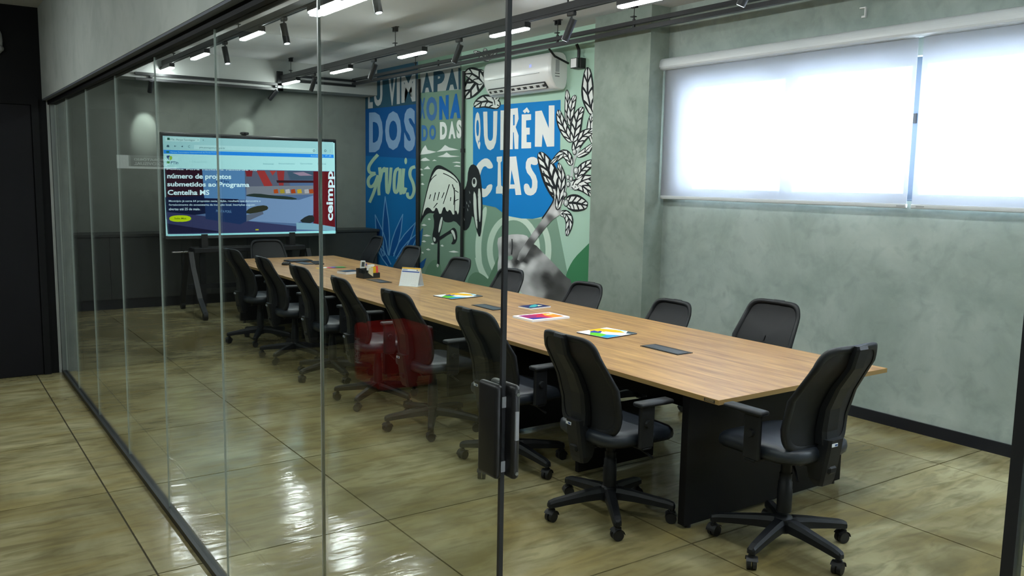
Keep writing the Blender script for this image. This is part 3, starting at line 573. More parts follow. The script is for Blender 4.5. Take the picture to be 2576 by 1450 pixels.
for tx, x0, y0, x1, y1, sl_ in (('número de projetos', 135, 556, 842, 628, .012), ('submetidos ao Programa', 135, 648, 1042, 715, .008), ('Centelha MS', 140, 738, 600, 795, .0)): stext(tx, x0, y0, x1, y1, (205, 240, 248), 6, .025, sl_, .9)
stext('Ponta Porã registra recorde no', 128, 502, 1130, 520, (205, 240, 248), 6, .02, .012, .8)
for tx, x1, y in (('Município já soma 64 propostas nesta edição, resultado que demonstra o', 1166, 850), ('fortalecimento do ecossistema de inovação local. Inscrições seguem', 1104, 892), ('abertas até 25 de maio.', 498, 936)): stext(tx, 152, y, x1, y + 28, (195, 230, 245), 6, .012, 0, .8)
spoly('button', chaikin([(158, 1020), (158, 1093), (396, 1090), (398, 1020)], 2), (190, 225, 20), 5, .75); stext('Saiba Mais', 214, 1044, 346, 1064, (60, 80, 20), 6, .01)
spoly('page_dot', [(1110, 1172), (1145, 1171), (1145, 1186), (1110, 1187)], (190, 190, 60), 6, .6); spoly('page_foot', [(142, 1232), (1996, 1190), (1996, 1214), (142, 1262)], (150, 225, 232), 5, .8)
wc = thing('webcam', 'small black webcam clipped to the top edge of the display', 'webcam', (ony(615, 332, SY).x, SY, TVZ1))
p = wc.location; MB().rbox((p.x - .055, p.y - .02, p.z + .006), (p.x + .055, p.y + .03, p.z + .040), .012, 2).build('body', BLACK, wc); MB().box((p.x - .025, p.y - .005, p.z), (p.x + .025, p.y + .05, p.z + .010)).build('clip', BLACK, wc); MB().cyl((p.x, p.y - .020, p.z + .023), (p.x, p.y - .024, p.z + .023), .010).build('lens', mat('lens_glass', (10, 10, 14), .1), wc)
ts = thing('display_stand', 'black wheeled display stand with shelf behind the far end of the table', 'stand', (3.63, SY + .05, 0))
X0, X1 = 2.90, 4.38
MB().rbox((X0, SY - .08, .78), (X1, SY + .20, .845), .008, 1).build('shelf', BLACK, ts)
for x in (3.05, 4.22):
    MB().box((x - .035, SY + .095, .06), (x + .035, SY + .135, 1.75)).build('upright', BLACK, ts)
    MB().box((x - .04, SY - .02, .845), (x + .04, SY + .11, 1.02)).build('bracket', BLACK, ts)
for x in (2.86, 4.42):
    lg = MB().loft([[Vector((x - .03, SY + yy - .025, zz)), Vector((x + .03, SY + yy - .025, zz)), Vector((x + .03, SY + yy + .025, zz)), Vector((x - .03, SY + yy + .025, zz))] for yy, zz in ((-.05, .80), (-.15, .60), (-.42, .25), (-.66, .085))], True, False).build('leg', BLACK, ts)
    MB().cyl((x - .025, SY - .66, .045), (x + .025, SY - .66, .045), .045, n=18).cyl((x, SY - .66, .06), (x, SY - .66, .10), .015).build('caster', RUB, lg)
    lg2 = MB().box((x - .03, SY - .66, .07), (x + .03, SY + .45, .11)).build('foot', BLACK, ts) if False else MB().loft([[Vector((x - .03, SY + yy - .025, zz)), Vector((x + .03, SY + yy - .025, zz)), Vector((x + .03, SY + yy + .025, zz)), Vector((x - .03, SY + yy + .025, zz))] for yy, zz in ((.10, .80), (.30, .40), (.42, .085))], True, False).build('leg', BLACK, ts)
    MB().cyl((x - .025, SY + .42, .045), (x + .025, SY + .42, .045), .045, n=18).cyl((x, SY + .42, .06), (x, SY + .42, .10), .015).build('caster', RUB, lg2)
MB().box((2.86, SY + .09, .30), (4.42, SY + .13, .36)).build('cross_bar', BLACK, ts)
MB().tube([(3.2, SY - .02, .848), (3.45, SY - .04, .862), (3.7, SY - .05, .85), (4.0, SY - .05, .86), (4.25, SY, .85), (4.28, SY + .05, .99)], .006, 6).build('cable', BLACK, ts)
# ------------------------------------------------------------------ things lying on the table
def flat_quad(u):                     # four pixel corners on the table -> footprint
    return [onz(x, y, T) for x, y in u]
def mk_flat(name, label, cat, cx, cy, wx, wy, rz, th, cover, parts, page=(235, 235, 238), group=None):
    t = thing(name, label, cat, (cx, cy, T), group); t.rotation_euler.z = rz
    MB().box((-wx / 2, -wy / 2, .0005), (wx / 2, wy / 2, th - .0012)).build('pages', mat('paper_%d' % page[0], page, .6), t, True)
    c = MB().box((-wx / 2, -wy / 2, th - .0012), (wx / 2, wy / 2, th)).build('cover', mat(name + '_cover_%d_%d_%d' % cover, cover, .6, spec=.2), t, True)
    for i, (pts, rgb) in enumerate(parts):
        MB().add([Vector((-wx / 2 + x * wx, -wy / 2 + y * wy, th + .0003 * (1 + i * .5))) for x, y in pts], [tuple(range(len(pts)))]).build('cover_print', mat('print_%d_%d_%d' % rgb, rgb, .6, spec=.2), c, True)
    return t
FP = [([(0, .55), (.2, .75), (.32, .6), (.3, .3), (.12, .12), (0, .2)], (96, 190, 40)), ([(0, .2), (.3, .3), (.5, .02), (.2, 0), (0, 0)], (40, 150, 200)), ([(.2, .75), (.45, .98), (.55, .7), (.35, .55)], (24, 50, 160)),
      ([(.30, .85), (.42, 1), (.75, 1), (.95, .55), (.8, .2), (.62, .42), (.58, .62), (.5, .6), (.52, .75), (.42, .72), (.46, .88)], (246, 184, 20)), ([(.75, .12), (1, .3), (1, 0), (.8, 0)], (60, 80, 90)), ([(.9, .6), (1, .5), (1, .35), (.92, .3)], (150, 215, 240))]
mk_flat('folder', 'white folder with yellow and green cover lying nearest the doorway', 'folder', 3.885, 4.42, .31, .28, .12, .008, (236, 238, 244), FP, (30, 34, 48))
mk_flat('folder', 'white folder with yellow and green cover lying left of the desk calendar', 'folder', 3.955, 6.52, .35, .27, .12, .008, (236, 238, 244), FP, (30, 34, 48))
mk_flat('magazine', 'white-bordered magazine with a purple and orange cover', 'magazine', 3.885, 5.18, .36, .245, .02, .016, (240, 240, 246), [([(.08, .1), (.92, .1), (.92, .9), (.08, .9)], (196, 36, 72)), ([(.08, .1), (.5, .1), (.4, .32), (.08, .42)], (44, 40, 140)), ([(.62, .1), (.92, .1), (.92, .9), (.72, .9), (.6, .5)], (240, 140, 44)), ([(.7, .55), (.9, .55), (.9, .78), (.7, .78)], (250, 190, 60)), ([(.08, .55), (.3, .4), (.45, .6), (.3, .9), (.08, .9)], (146, 40, 110)), ([(.74, .62), (.88, .62), (.88, .74), (.74, .74)], (245, 235, 225))])
mk_flat('notebook', 'small navy notebook with teal print', 'notebook', 4.17, 5.655, .225, .15, .10, .012, (26, 38, 92), [([(.1, .3), (.5, .8), (.8, .95), (.7, .5), (.3, .15)], (60, 160, 160)), ([(.55, .3), (.75, .65), (.85, .4)], (230, 220, 170))])
mk_flat('notebook', 'thick white paperback with dark blue cover beside the desk organizer', 'notebook', 3.86, 8.66, .20, .17, .18, .028, (28, 40, 64), [([(.1, .6), (.9, .75), (.9, .9), (.1, .85)], (70, 110, 140)), ([(.3, .1), (.8, .1), (.7, .4)], (40, 90, 120))])
lp_ = [((0, 0, 0), (236, 190, 40)), ((.06, .02, .3), (235, 238, 240)), ((.12, -.02, -.2), (225, 60, 70)), ((.17, .0, .15), (50, 90, 190)), ((.22, -.03, -.1), (60, 160, 80))]
for i, ((dx, dy, rz), c) in enumerate(lp_):
    nmn = ['yellow', 'white', 'red', 'blue', 'green'][i]
    t = tag(MB().box((-.055, -.05, 0), (.055, .05, .0012)).build('leaflet', mat('leaflet_' + nmn, c, .4)), nmn + ' leaflet in the small fan of coloured leaflets on the table', 'leaflet', 'fan of coloured leaflets'); t.location = (3.80 + dx, 9.30 + dy, T + .0002 + i * .0013); t.rotation_euler.z = rz
# desk calendar (tent)
cl = thing('desk_calendar', 'white tent desk calendar with a yellow top band', 'calendar', (3.955, 7.40, T)); cl.rotation_euler.z = -1.02
CW = mat('calendar_card', (230, 233, 236), .5); hw, dp, hh = .105, .062, .178
MB().add([(-hw, -dp, .006), (hw, -dp, .006), (hw, 0, hh), (-hw, 0, hh), (-hw, -dp + .003, .006), (hw, -dp + .003, .006), (hw, .002, hh), (-hw, .002, hh)], [(0, 1, 2, 3), (7, 6, 5, 4), (0, 3, 7, 4), (1, 5, 6, 2), (2, 6, 7, 3), (0, 4, 5, 1)]).build('front_page', CW, cl, True)
MB().add([(-hw, dp, .001), (hw, dp, .001), (hw, 0, hh), (-hw, 0, hh), (-hw, dp - .003, .001), (hw, dp - .003, .001), (hw, -.002, hh), (-hw, -.002, hh)], [(0, 3, 2, 1), (4, 5, 6, 7), (0, 4, 7, 3), (1, 2, 6, 5), (0, 1, 5, 4)]).build('back_card', CW, cl, True)
MB().box((-hw, -dp - .012, 0), (hw, dp, .005)).build('foot', CW, cl, True)
def cal(u, v): return Vector((-hw + u * 2 * hw, -dp * (1 - v) - .0012, .006 + v * (hh - .006)))
def calq(n, u0, u1, v0, v1, m): MB().add([cal(u0, v0), cal(u1, v0), cal(u1, v1), cal(u0, v1)], [(0, 1, 2, 3)]).build(n, m, cl, True)
calq('top_band', 0, 1, .92, 1, mat('calendar_yellow', (232, 180, 50), .5)); calq('week_bar', .04, .96, .74, .80, mat('calendar_blue', (60, 90, 170), .5)); calq('month_mark', .05, .32, .85, .875, mat('calendar_ink', (110, 120, 160), .5)); calq('logo', .80, .86, .84, .89, mat('calendar_logo', (60, 62, 70), .5)); calq('logo', .88, .95, .84, .885, MATS['calendar_yellow'])
for i in range(7):
    for j in range(5): calq('day_mark', .07 + i * .125, .10 + i * .125, .64 - j * .11, .655 - j * .11, mat('calendar_day', (190, 194, 202), .5))
calq('footer_mark', .62, .9, .05, .065, MATS['calendar_day'])
# organizer with contents
og = thing('desk_organizer', 'black mesh desk organizer holding notes and cards', 'organizer', (3.87, 8.20, T)); og.rotation_euler.z = .12
OM = mat('organizer_black', (34, 36, 36), .5)
def tray(name, x0, x1, y0, y1, h, z0=0.001): MB().box((x0, y0, z0), (x1, y1, z0 + .003)).box((x0, y0, z0), (x0 + .003, y1, h)).box((x1 - .003, y0, z0), (x1, y1, h)).box((x0, y0, z0), (x1, y0 + .003, h)).box((x0, y1 - .003, z0), (x1, y1, h)).build(name, OM, og, True)
tray('low_tray', -.10, .10, -.07, .03, .055); tray('card_slot', -.10, .0, .03, .075, .10); tray('pen_cup', .0, .10, .03, .075, .085); tray('front_slot', -.06, .02, -.03, .03, .085)
def card(name, label, cat, c, rgb, sx, sy, sz, rx, rz):
    o = tag(MB().box((-sx / 2, -sy / 2, 0), (sx / 2, sy / 2, sz)).build(name, mat('card_%d_%d_%d' % rgb, rgb, .45)), label, cat); o.location = (c[0], c[1], T + c[2]); o.rotation_euler = (rx, 0, rz); return o
rc = thing('remote_control', 'white air conditioner remote standing in the black desk organizer', 'remote', (3.815, 8.245, T + .012)); rc.rotation_euler = (.06, .08, .1)
MB().rbox((-.026, -.011, 0), (.026, .011, .168), .006, 2).build('body', WHITEP, rc, True); MB().box((-.020, -.0125, .105), (.014, -.0108, .155)).build('display', mat('remote_lcd', (60, 66, 64), .3), rc, True)
for i in range(3): MB().box((-.016 + i * .012, -.0125, .06), (-.008 + i * .012, -.0108, .068)).build('button', GREYP, rc, True)
card('note_pad', 'white and light blue card box leaning in the desk organizer', 'card', (3.875, 8.16, .085), (236, 240, 244), .10, .02, .055, .15, .5)
card('note_pad', 'cream note pad standing in the desk organizer', 'note pad', (3.868, 8.140, .012), (226, 214, 180), .05, .02, .10, .03, .1)
card('note_pad', 'yellow sticky note pad standing in the desk organizer', 'note pad', (3.906, 8.150, .012), (240, 190, 20), .055, .02, .105, -.05, .15)
card('note_pad', 'red and pink sticky note pad leaning in the desk organizer', 'note pad', (3.945, 8.165, .012), (235, 80, 80), .05, .02, .11, -.1, .3)
pn = thing('pen', 'blue pen standing in the desk organizer', 'pen', (3.87, 8.255, T + .01)); MB().cyl((0, 0, 0), (.0, -.01, .12), .004, n=8).build('barrel', WHITEP, pn, True); MB().cyl((0, -.01, .115), (0, -.0115, .135), .0055, n=8).build('cap', mat('pen_blue', (30, 40, 190), .3), pn, True)
# far end: conference puck, mouse, tablets
sc = thing('speakerphone', 'flat round black conference speakerphone on the far end of the table', 'speakerphone', (3.42, 10.22, T)); MB().lathe((0, 0, 0), [(0, 0), (.07, 0), (.082, .008), (.08, .02), (.06, .028), (0, .028)], 28).build('body', BLACK, sc, True); MB().lathe((0, 0, .0285), [(0, .0), (.03, 0), (.03, .002), (0, .002)], 20).build('button', GREYP, sc, True)
ms = thing('computer_mouse', 'black computer mouse lying on the far end of the table', 'mouse', (3.57, 9.80, T)); ms.rotation_euler.z = 1.2
MB().loft([[Vector((x * k, y * k * 1.0, z)) for x, y in [se(2 * PI * i / 24, 2.6, .032, .055) for i in range(24)]] for k, z in ((.92, 0), (1, .008), (.96, .02), (.75, .032), (.35, .037))], True).build('shell', mat('mouse_black', (28, 28, 30), .25), ms, True); MB().cyl((-.004, .03, .031), (.004, .03, .031), .008, n=12).build('wheel', RUB, ms, True)
lp2 = thing('tablet', 'closed black tablet at the far end of the table', 'tablet', (3.86, 10.18, T)); MB().rbox((-.15, -.10, .0), (.15, .10, .018), .006, 2).build('case', BLACK, lp2, True); MB().box((-.12, -.09, .018), (.12, .09, .0195)).build('cover', mat('tablet_cover', (70, 72, 76), .3), lp2, True)
k2 = thing('keyboard', 'slim black keyboard lying across the far end of the table', 'keyboard', (3.98, 9.86, T)); k2.rotation_euler.z = 1.35; MB().rbox((-.18, -.055, .0), (.18, .055, .012), .004, 1).build('body', BLACK, k2, True)
for i in range(12):
    for j in range(4): MB().box((-.168 + i * .028, -.045 + j * .023, .012), (-.144 + i * .028, -.026 + j * .023, .0155)).build('key', RUB, k2, True)
# ------------------------------------------------------------------ painted mural on the window wall
MX = 5.918
mu0 = thing('wall_mural', 'painted mural with blue lettering, bird, hand and coffee branch', 'mural', (MX, 9.5, .1))
A_ = lambda x, y: (900 + x / 4.833, 130 + y / 4.833)
B_ = lambda x, y: (900 + x / 4.143, 400 + y / 4.143)
C_ = lambda x, y: (1140 + x / 3.816, 100 + y / 3.816)
D_ = lambda x, y: (1160 + x / 4.028, 430 + y / 4.028)
I_ = lambda x, y: (x, y)
def paint(rgb): return mat('mural_%d_%d_%d' % rgb, rgb, .7, spec=.2)
MINT, SAGE, LSAGE, BLUE, DBLUE, TEAL, INK, CHALK, FOREST, MOSS = (170, 202, 184), (126, 157, 138), (196, 216, 200), (8, 124, 196), (6, 76, 136), (38, 74, 92), (26, 30, 34), (228, 230, 228), (62, 126, 86), (96, 130, 106)
MC = [0]
def mp(p, k, F): q = F(*p); return onx(q[0], q[1], MX - .0006 * k - .000002 * MC[0])
def mpoly(name, pts, rgb, k, F=I_, sm=0, parent=None):
    MC[0] += 1
    if sm: pts = chaikin(pts, sm)
    return MB().add([mp(p, k, F) for p in pts], [tuple(range(len(pts)))]).build(name, paint(rgb), parent or mu0)
def mstroke(name, pts, w0, w1, rgb, k, F=I_, sm=2, parent=None):
    MC[0] += 1
    if sm: pts = chaikin(pts, sm, False)
    n = len(pts); L_, R_ = [], []
    for i, p in enumerate(pts):
        a = pts[max(0, i - 1)]; b = pts[min(n - 1, i + 1)]; dx, dy = b[0] - a[0], b[1] - a[1]; l = math.hypot(dx, dy) or 1
        ww = (w0 + (w1 - w0) * i / (n - 1)) / 2
        L_.append((p[0] - dy / l * ww, p[1] + dx / l * ww)); R_.append((p[0] + dy / l * ww, p[1] - dx / l * ww))
    vs = [mp(p, k + .5 * (i % n) / n, F) for i, p in enumerate(L_ + R_)]
    return MB().add(vs, [(i, i + 1, n + i + 1, n + i) for i in range(n - 1)]).build(name, paint(rgb), parent or mu0)
def mletter(ch, q, rgb, k, F=I_, bold=.03):
    (x0, y0), (x1, y1), (x2, y2), (x3, y3) = q     # tl tr br bl
    vs, fs, _ = glyphs(ch, bold)
    P = []
    for x, y in vs:
        ax, ay = x0 + (x1 - x0) * x, y0 + (y1 - y0) * x; bx, by = x3 + (x2 - x3) * x, y3 + (y2 - y3) * x
        P.append(mp((bx + (ax - bx) * y, by + (ay - by) * y), k, F))
    return MB().add(P, fs).build('letter', paint(rgb), mu0)
def mdisc(name, c, rx, ry, rgb, k, F=I_, n=18, parent=None): return mpoly(name, [(c[0] + rx * math.cos(2 * PI * i / n), c[1] + ry * math.sin(2 * PI * i / n)) for i in range(n)], rgb, k, F, 0, parent)
# paint fields
mpoly('paint_field', [(1000, 60), (1510, 0), (1510, 900), (1000, 900)], MINT, 0)
mpoly('paint_field', [(1051, 100), (1161, 80), (1160, 860), (1051, 860)], (114, 142, 124), 1)  # darker sage: the weaker light on this panel is put into its colour
mpoly('paint_field', [(916, 140), (1051, 100), (1051, 830), (916, 830)], DBLUE, 1)  # blue dimmed in colour, as less light reaches this end
mpoly('paint_field', [(916, 140), (1051, 100), (1048, 262), (918, 275)], TEAL, 2)
mpoly('paint_field', [(919, 392), (1049, 400), (1051, 830), (919, 830)], (4, 96, 156), 2)  # this lower blue is dimmed in colour for the weaker light too
# left panel lettering, its colours dimmed to stand for weaker light
for ch, x0, x1, y0, y1, s_ in (('E', 125, 182, 345, 692, -.10), ('U', 196, 300, 325, 668, -.10), ('V', 372, 462, 305, 660, -.12), ('I', 474, 512, 300, 640, -.12), ('M', 530, 702, 280, 625, -.13)):
    mletter(ch, [(x0, y0), (x1, y0 + s_ * (x1 - x0)), (x1, y1 + s_ * (x1 - x0)), (x0, y1)], (168, 170, 172), 4, A_, .035)
for ch, x0, x1, y0, y1 in (('D', 137, 305, 742, 1225), ('O', 332, 528, 728, 1200), ('S', 562, 700, 688, 1215)): mletter(ch, [(x0, y0), (x1, y0 - 8), (x1, y1 - 5), (x0, y1)], (122, 152, 188), 4, A_, .05)
ER = [[(210, -45), (150, 20), (108, 90), (122, 148), (185, 150)], [(185, 150), (120, 185), (103, 245), (128, 300), (175, 270), (212, 170)], [(212, 170), (180, 320), (122, 455)], [(228, 88), (236, 180), (216, 290), (222, 380)], [(228, 235), (252, 125), (285, 88), (282, 140)], [(302, 90), (298, 250), (308, 382), (332, 290), (347, 90)], [(432, 100), (392, 115), (378, 220), (380, 345), (412, 355), (430, 250), (440, 100)], [(440, 110), (434, 280), (452, 372)], [(478, 100), (465, 250), (474, 378), (502, 300)], [(598, 82), (552, 95), (538, 170), (578, 250), (592, 335), (558, 412), (520, 398), (516, 350)]]
for s_ in ER: mstroke('script_letter', s_, 34, 30, (158, 188, 166), 5, B_)
mdisc('script_dot', (500, 22), 14, 34, (158, 188, 166), 5, B_)
# agave
for base, tip, w_ in (((290, 1010), (180, 580), 46), ((300, 1010), (285, 390), 40), ((350, 1010), (470, 575), 40), ((400, 1010), (605, 660), 50), ((270, 1010), (120, 740), 40), ((420, 1060), (640, 760), 46), ((330, 1110), (190, 880), 30)):
    bx, by = base; tx, ty = tip; dx, dy = tx - bx, ty - by; l = math.hypot(dx, dy); nx, ny = -dy / l * w_, dx / l * w_
    o = mpoly('agave_leaf', [(bx - nx * .6, by - ny * .6), (bx + dx * .45 - nx, by + dy * .45 - ny), (tx, ty), (bx + dx * .45 + nx, by + dy * .45 + ny), (bx + nx * .6, by + ny * .6)], (0, 74, 140), 5, B_, 0)
    for sg in (-1, 1): mstroke('leaf_line', [(bx + sg * nx * .6, by + sg * ny * .6), (bx + dx * .45 + sg * nx, by + dy * .45 + sg * ny), (tx, ty)], 12, 8, (96, 150, 200), 6, B_, 1, mu0)
mpoly('agave_leaf', [(610, 800), (680, 720), (660, 900), (610, 960)], (30, 96, 150), 5, B_); mpoly('agave_leaf', [(620, 1110), (715, 1030), (690, 1120), (640, 1180)], (20, 80, 140), 5, B_)
# sage panel: lettering
mpoly('paint_field', [(757, 180), (1245, 110), (1245, 460), (757, 500)], (172, 174, 174), 3, A_)
for ch, q in (('A', [(800, 265), (880, 250), (905, 492), (780, 505)]), ('P', [(920, 245), (1065, 225), (1040, 480), (920, 495)]), ('A', [(1105, 215), (1190, 205), (1212, 455), (1070, 475)])): mletter(ch, q, TEAL, 5, A_, .06)
mpoly('letter', [(1222, 200), (1250, 195), (1250, 460), (1225, 460)], TEAL, 5, A_)
for ch, q in (('X', [(750, 570), (820, 560), (820, 815), (750, 815)]), ('O', [(832, 550), (965, 545), (965, 842), (832, 845)])): mletter(ch, q, (62, 108, 160), 5, A_, .05)
for ch, q in (('N', [(990, 545), (1105, 525), (1105, 825), (990, 830)]), ('A', [(1140, 520), (1250, 505), (1250, 810), (1118, 815)])): mletter(ch, q, (10, 100, 178), 5, A_, .08)
for ch, q in (('D', [(775, 895), (850, 895), (850, 1088), (775, 1088)]), ('O', [(868, 890), (950, 892), (950, 1072), (868, 1075)])): mletter(ch, q, (56, 110, 168), 5, A_, .05)
for ch, q in (('D', [(998, 858), (1085, 850), (1085, 1065), (1000, 1070)]), ('A', [(1120, 848), (1170, 845), (1190, 1055), (1102, 1060)]), ('S', [(1200, 835), (1262, 825), (1262, 1055), (1202, 1055)])): mletter(ch, q, CHALK, 5, A_, .06)
# mountains and ripples
for pts in ([(757, 1255), (790, 1180), (822, 1138), (850, 1195), (955, 1220), (880, 1240)], [(955, 1220), (1010, 1190), (1060, 1135), (1110, 1165), (1230, 1195), (1090, 1205)], [(968, 1278), (1040, 1255), (1080, 1225), (1130, 1262), (1245, 1275), (1100, 1285)], [(757, 1325), (790, 1300), (825, 1288), (880, 1325), (800, 1332)], [(905, 1330), (930, 1312), (962, 1328)], [(1145, 1350), (1200, 1338), (1245, 1345), (1245, 1358)], [(1165, 1395), (1200, 1380), (1245, 1388), (1245, 1402)], [(800, 1430), (850, 1390), (882, 1428)]): mpoly('painted_hill', pts, CHALK, 4, A_)
for x, y, ln_ in ((660, 110, 40), (690, 690, 60), (720, 800, 90), (690, 860, 50), (880, 905, 36), (735, 945, 50), (1000, 968, 110), (675, 978, 24), (745, 628, 30), (675, 262, 40), (670, 165, 34), (780, 885, 40)): mpoly('ripple', [(x - ln_ / 2, y), (x, y - 12), (x + ln_ / 2, y + 4), (x, y + 10)], CHALK, 4, B_)
# bird
bird = mpoly('bird_outline', [(640, 700), (700, 400), (760, 160), (805, 75), (850, 62), (900, 85), (1000, 150), (1070, 240), (1100, 340), (1140, 260), (1150, 110), (1190, 48), (1250, 80), (1290, 220), (1302, 520), (1290, 740), (1270, 828), (1240, 760), (1195, 560), (1170, 700), (1120, 755), (1080, 720), (1010, 640), (960, 665), (890, 655), (860, 560), (800, 570), (740, 560), (690, 600)], INK, 7, B_, 1)
mpoly('bird_feathers', [(665, 620), (705, 420), (760, 210), (810, 120), (850, 100), (940, 130), (1020, 190), (1060, 260), (1062, 420), (1050, 600), (1020, 520), (1000, 600), (960, 520), (930, 560), (900, 480), (860, 600), (820, 490), (790, 560), (740, 500), (700, 520)], (214, 222, 212), 8, B_, 1)
for pts in ([(745, 250), (775, 200), (820, 165)], [(890, 150), (950, 175), (1010, 215), (1040, 250)], [(955, 265), (920, 380), (890, 470)], [(985, 265), (1010, 340), (1000, 480)], [(760, 370), (745, 420)], [(810, 350), (790, 440)], [(850, 345), (830, 430)], [(900, 350), (875, 410)], [(830, 460), (790, 510)], [(1015, 330), (1050, 350)], [(1010, 440), (1050, 420)], [(970, 400), (965, 440)], [(1005, 300), (1012, 420), (1008, 560)]): mstroke('feather_line', pts, 10, 7, INK, 9, B_, 1)
mpoly('bird_bill', [(1205, 325), (1235, 380), (1240, 560), (1250, 740), (1230, 700), (1205, 520)], (206, 214, 208), 9, B_, 1); mpoly('bird_bill', [(1250, 310), (1280, 310), (1285, 540), (1272, 690), (1258, 560)], (206, 214, 208), 9, B_, 1)
for i in range(7): mdisc('bill_spot', (1246 + 4 * (i % 2), 350 + i * 48), 6, 9, INK, 10, B_, 8)
mdisc('bird_eye', (1215, 245), 26, 52, (200, 206, 204), 9, B_); mdisc('bird_eye', (1212, 235), 14, 30, INK, 10, B_)
for x, y in ((1130, 440), (1150, 470), (1165, 430), (1140, 510), (1160, 330), (1100, 480), (1105, 610)): mpoly('neck_fleck', [(x, y), (x + 10, y + 24), (x + 6, y + 36)], (170, 178, 178), 9, B_)
mpoly('bird_leg', [(780, 560), (860, 560), (895, 620), (860, 770), (830, 880), (795, 885), (772, 820), (800, 680)], INK, 7, B_, 1); mpoly('leg_light', [(865, 610), (888, 605), (872, 700), (846, 780), (838, 740)], (206, 214, 208), 8, B_, 1); mpoly('leg_light', [(785, 810), (815, 830), (808, 865), (790, 860)], (206, 214, 208), 8, B_, 1)
mpoly('bird_leg', [(820, 830), (960, 745), (1000, 710), (1030, 745), (1038, 830), (1010, 890), (968, 890), (995, 850), (985, 780), (960, 775), (840, 860)], INK, 8, B_, 1); mpoly('leg_light', [(965, 745), (1000, 740), (1022, 820), (1012, 850), (995, 800)], (206, 214, 208), 9, B_, 1)
mstroke('bird_leg', [(842, 770), (842, 900), (840, 1100)], 20, 24, INK, 7, B_, 0); mdisc('leg_light', (832, 1112), 11, 18, (206, 214, 208), 9, B_)
# right panel
mpoly('paint_field', [(1186, 520), (1215, 515), (1247, 522), (1290, 545), (1330, 552), (1400, 548), (1430, 700), (1190, 860), (1160, 860), (1160, 560)], SAGE, 1)
blue = [(190, 645), (1030, 578), (1026, 1080), (1000, 1250), (1000, 1520)]
mpoly('paint_field', [C_(190, 645), C_(1030, 578), C_(1026, 1082), (1400, 430), (1398, 492), (1371, 544), (1340, 551), (1311, 550), (1274, 543), (1247, 522), (1214, 515), (1190, 512)], BLUE, 3)
for ch, q in (('Q', [(205, 695), (262, 692), (262, 1055), (210, 1055)]), ('U', [(288, 692), (425, 685), (415, 1060), (300, 1065)]), ('I', [(455, 680), (500, 678), (500, 1058), (452, 1060)])): mletter(ch, q, CHALK, 6, C_, .05)
mpoly('letter', [(545, 665), (620, 655), (628, 760), (600, 840), (628, 920), (625, 1050), (590, 1050), (582, 890), (575, 890), (572, 1052), (540, 1052)], CHALK, 6, C_); mpoly('letter_gap', [(575, 720), (590, 720), (590, 820), (575, 825)], BLUE, 7, C_)
mpoly('letter', [(658, 718), (748, 715), (748, 770), (700, 775), (700, 845), (735, 845), (735, 910), (705, 912), (705, 985), (748, 985), (748, 1042), (655, 1045)], CHALK, 6, C_)
mpoly('accent', [(668, 685), (708, 650), (735, 690), (720, 705), (706, 690), (688, 708)], CHALK, 6, C_)
mpoly('letter', [(788, 688), (850, 680), (918, 850), (918, 632), (973, 630), (970, 1025), (900, 1028), (858, 905), (850, 1028), (784, 1028)], CHALK, 6, C_)
mpoly('letter', [(225, 1200), (290, 1140), (340, 1140), (382, 1200), (380, 1235), (335, 1240), (310, 1210), (280, 1230), (250, 1330), (265, 1420), (310, 1440), (330, 1395), (380, 1385), (370, 1450), (310, 1520), (250, 1500), (200, 1420), (200, 1280)], CHALK, 6, C_, 1)
mpoly('letter', [(418, 1125), (470, 1120), (468, 1165), (455, 1180), (460, 1400), (478, 1415), (478, 1478), (410, 1478), (412, 1420), (425, 1400), (430, 1180), (418, 1165)], CHALK, 6, C_)
mpoly('letter', [(530, 1125), (605, 1120), (655, 1490), (600, 1492), (592, 1430), (540, 1432), (530, 1490), (470, 1490)], CHALK, 6, C_); mpoly('letter_gap', [(560, 1250), (590, 1390), (548, 1390)], BLUE, 7, C_)
mpoly('letter', [(700, 1150), (760, 1120), (815, 1145), (812, 1200), (770, 1205), (745, 1190), (745, 1230), (810, 1330), (808, 1450), (760, 1500), (700, 1490), (678, 1440), (680, 1385), (720, 1380), (745, 1440), (760, 1400), (755, 1330), (695, 1260)], CHALK, 6, C_, 1)
# rings, hills, hand
def ring(cx, cy, rx, ry, w_, k, a0=0, a1=360):
    MC[0] += 1; n = 40; P, Q = [], []
    for i in range(n + 1):
        t = math.radians(a0 + (a1 - a0) * i / n); P.append((cx + rx * math.cos(t), cy + ry * math.sin(t))); Q.append((cx + (rx - w_) * math.cos(t), cy + (ry - w_) * math.sin(t)))
    MB().add([mp(p, k, D_) for p in P + Q], [(i, i + 1, n + 2 + i, n + 1 + i) for i in range(n)]).build('painted_ring', paint(LSAGE), mu0)
ring(525, 800, 390, 480, 60, 2, -30, 170); ring(530, 800, 270, 360, 60, 2, 0, 360); mpoly('painted_ring', [(225, 360), (275, 370), (200, 700), (210, 950), (240, 1060), (175, 1020), (140, 850), (150, 640)], LSAGE, 2, D_, 2)
mpoly('painted_hill', [(60, 1130), (95, 1050), (160, 1020), (230, 1060), (275, 1100), (330, 1160), (330, 1300), (40, 1300)], MOSS, 3, D_, 1); mpoly('painted_hill', [(270, 1100), (380, 860), (385, 960), (380, 1200), (270, 1200)], MOSS, 3, D_)
mpoly('painted_hill', [(1330, 700), (1250, 780), (1150, 880), (1090, 980), (1055, 1080), (1100, 1300), (1330, 1300)], FOREST, 3, D_, 1); mpoly('painted_hill', B_(0, 0) and [(700, 1180), (740, 1090), (800, 1045), (860, 1075), (880, 1250), (690, 1250)], MOSS, 3, B_, 1)
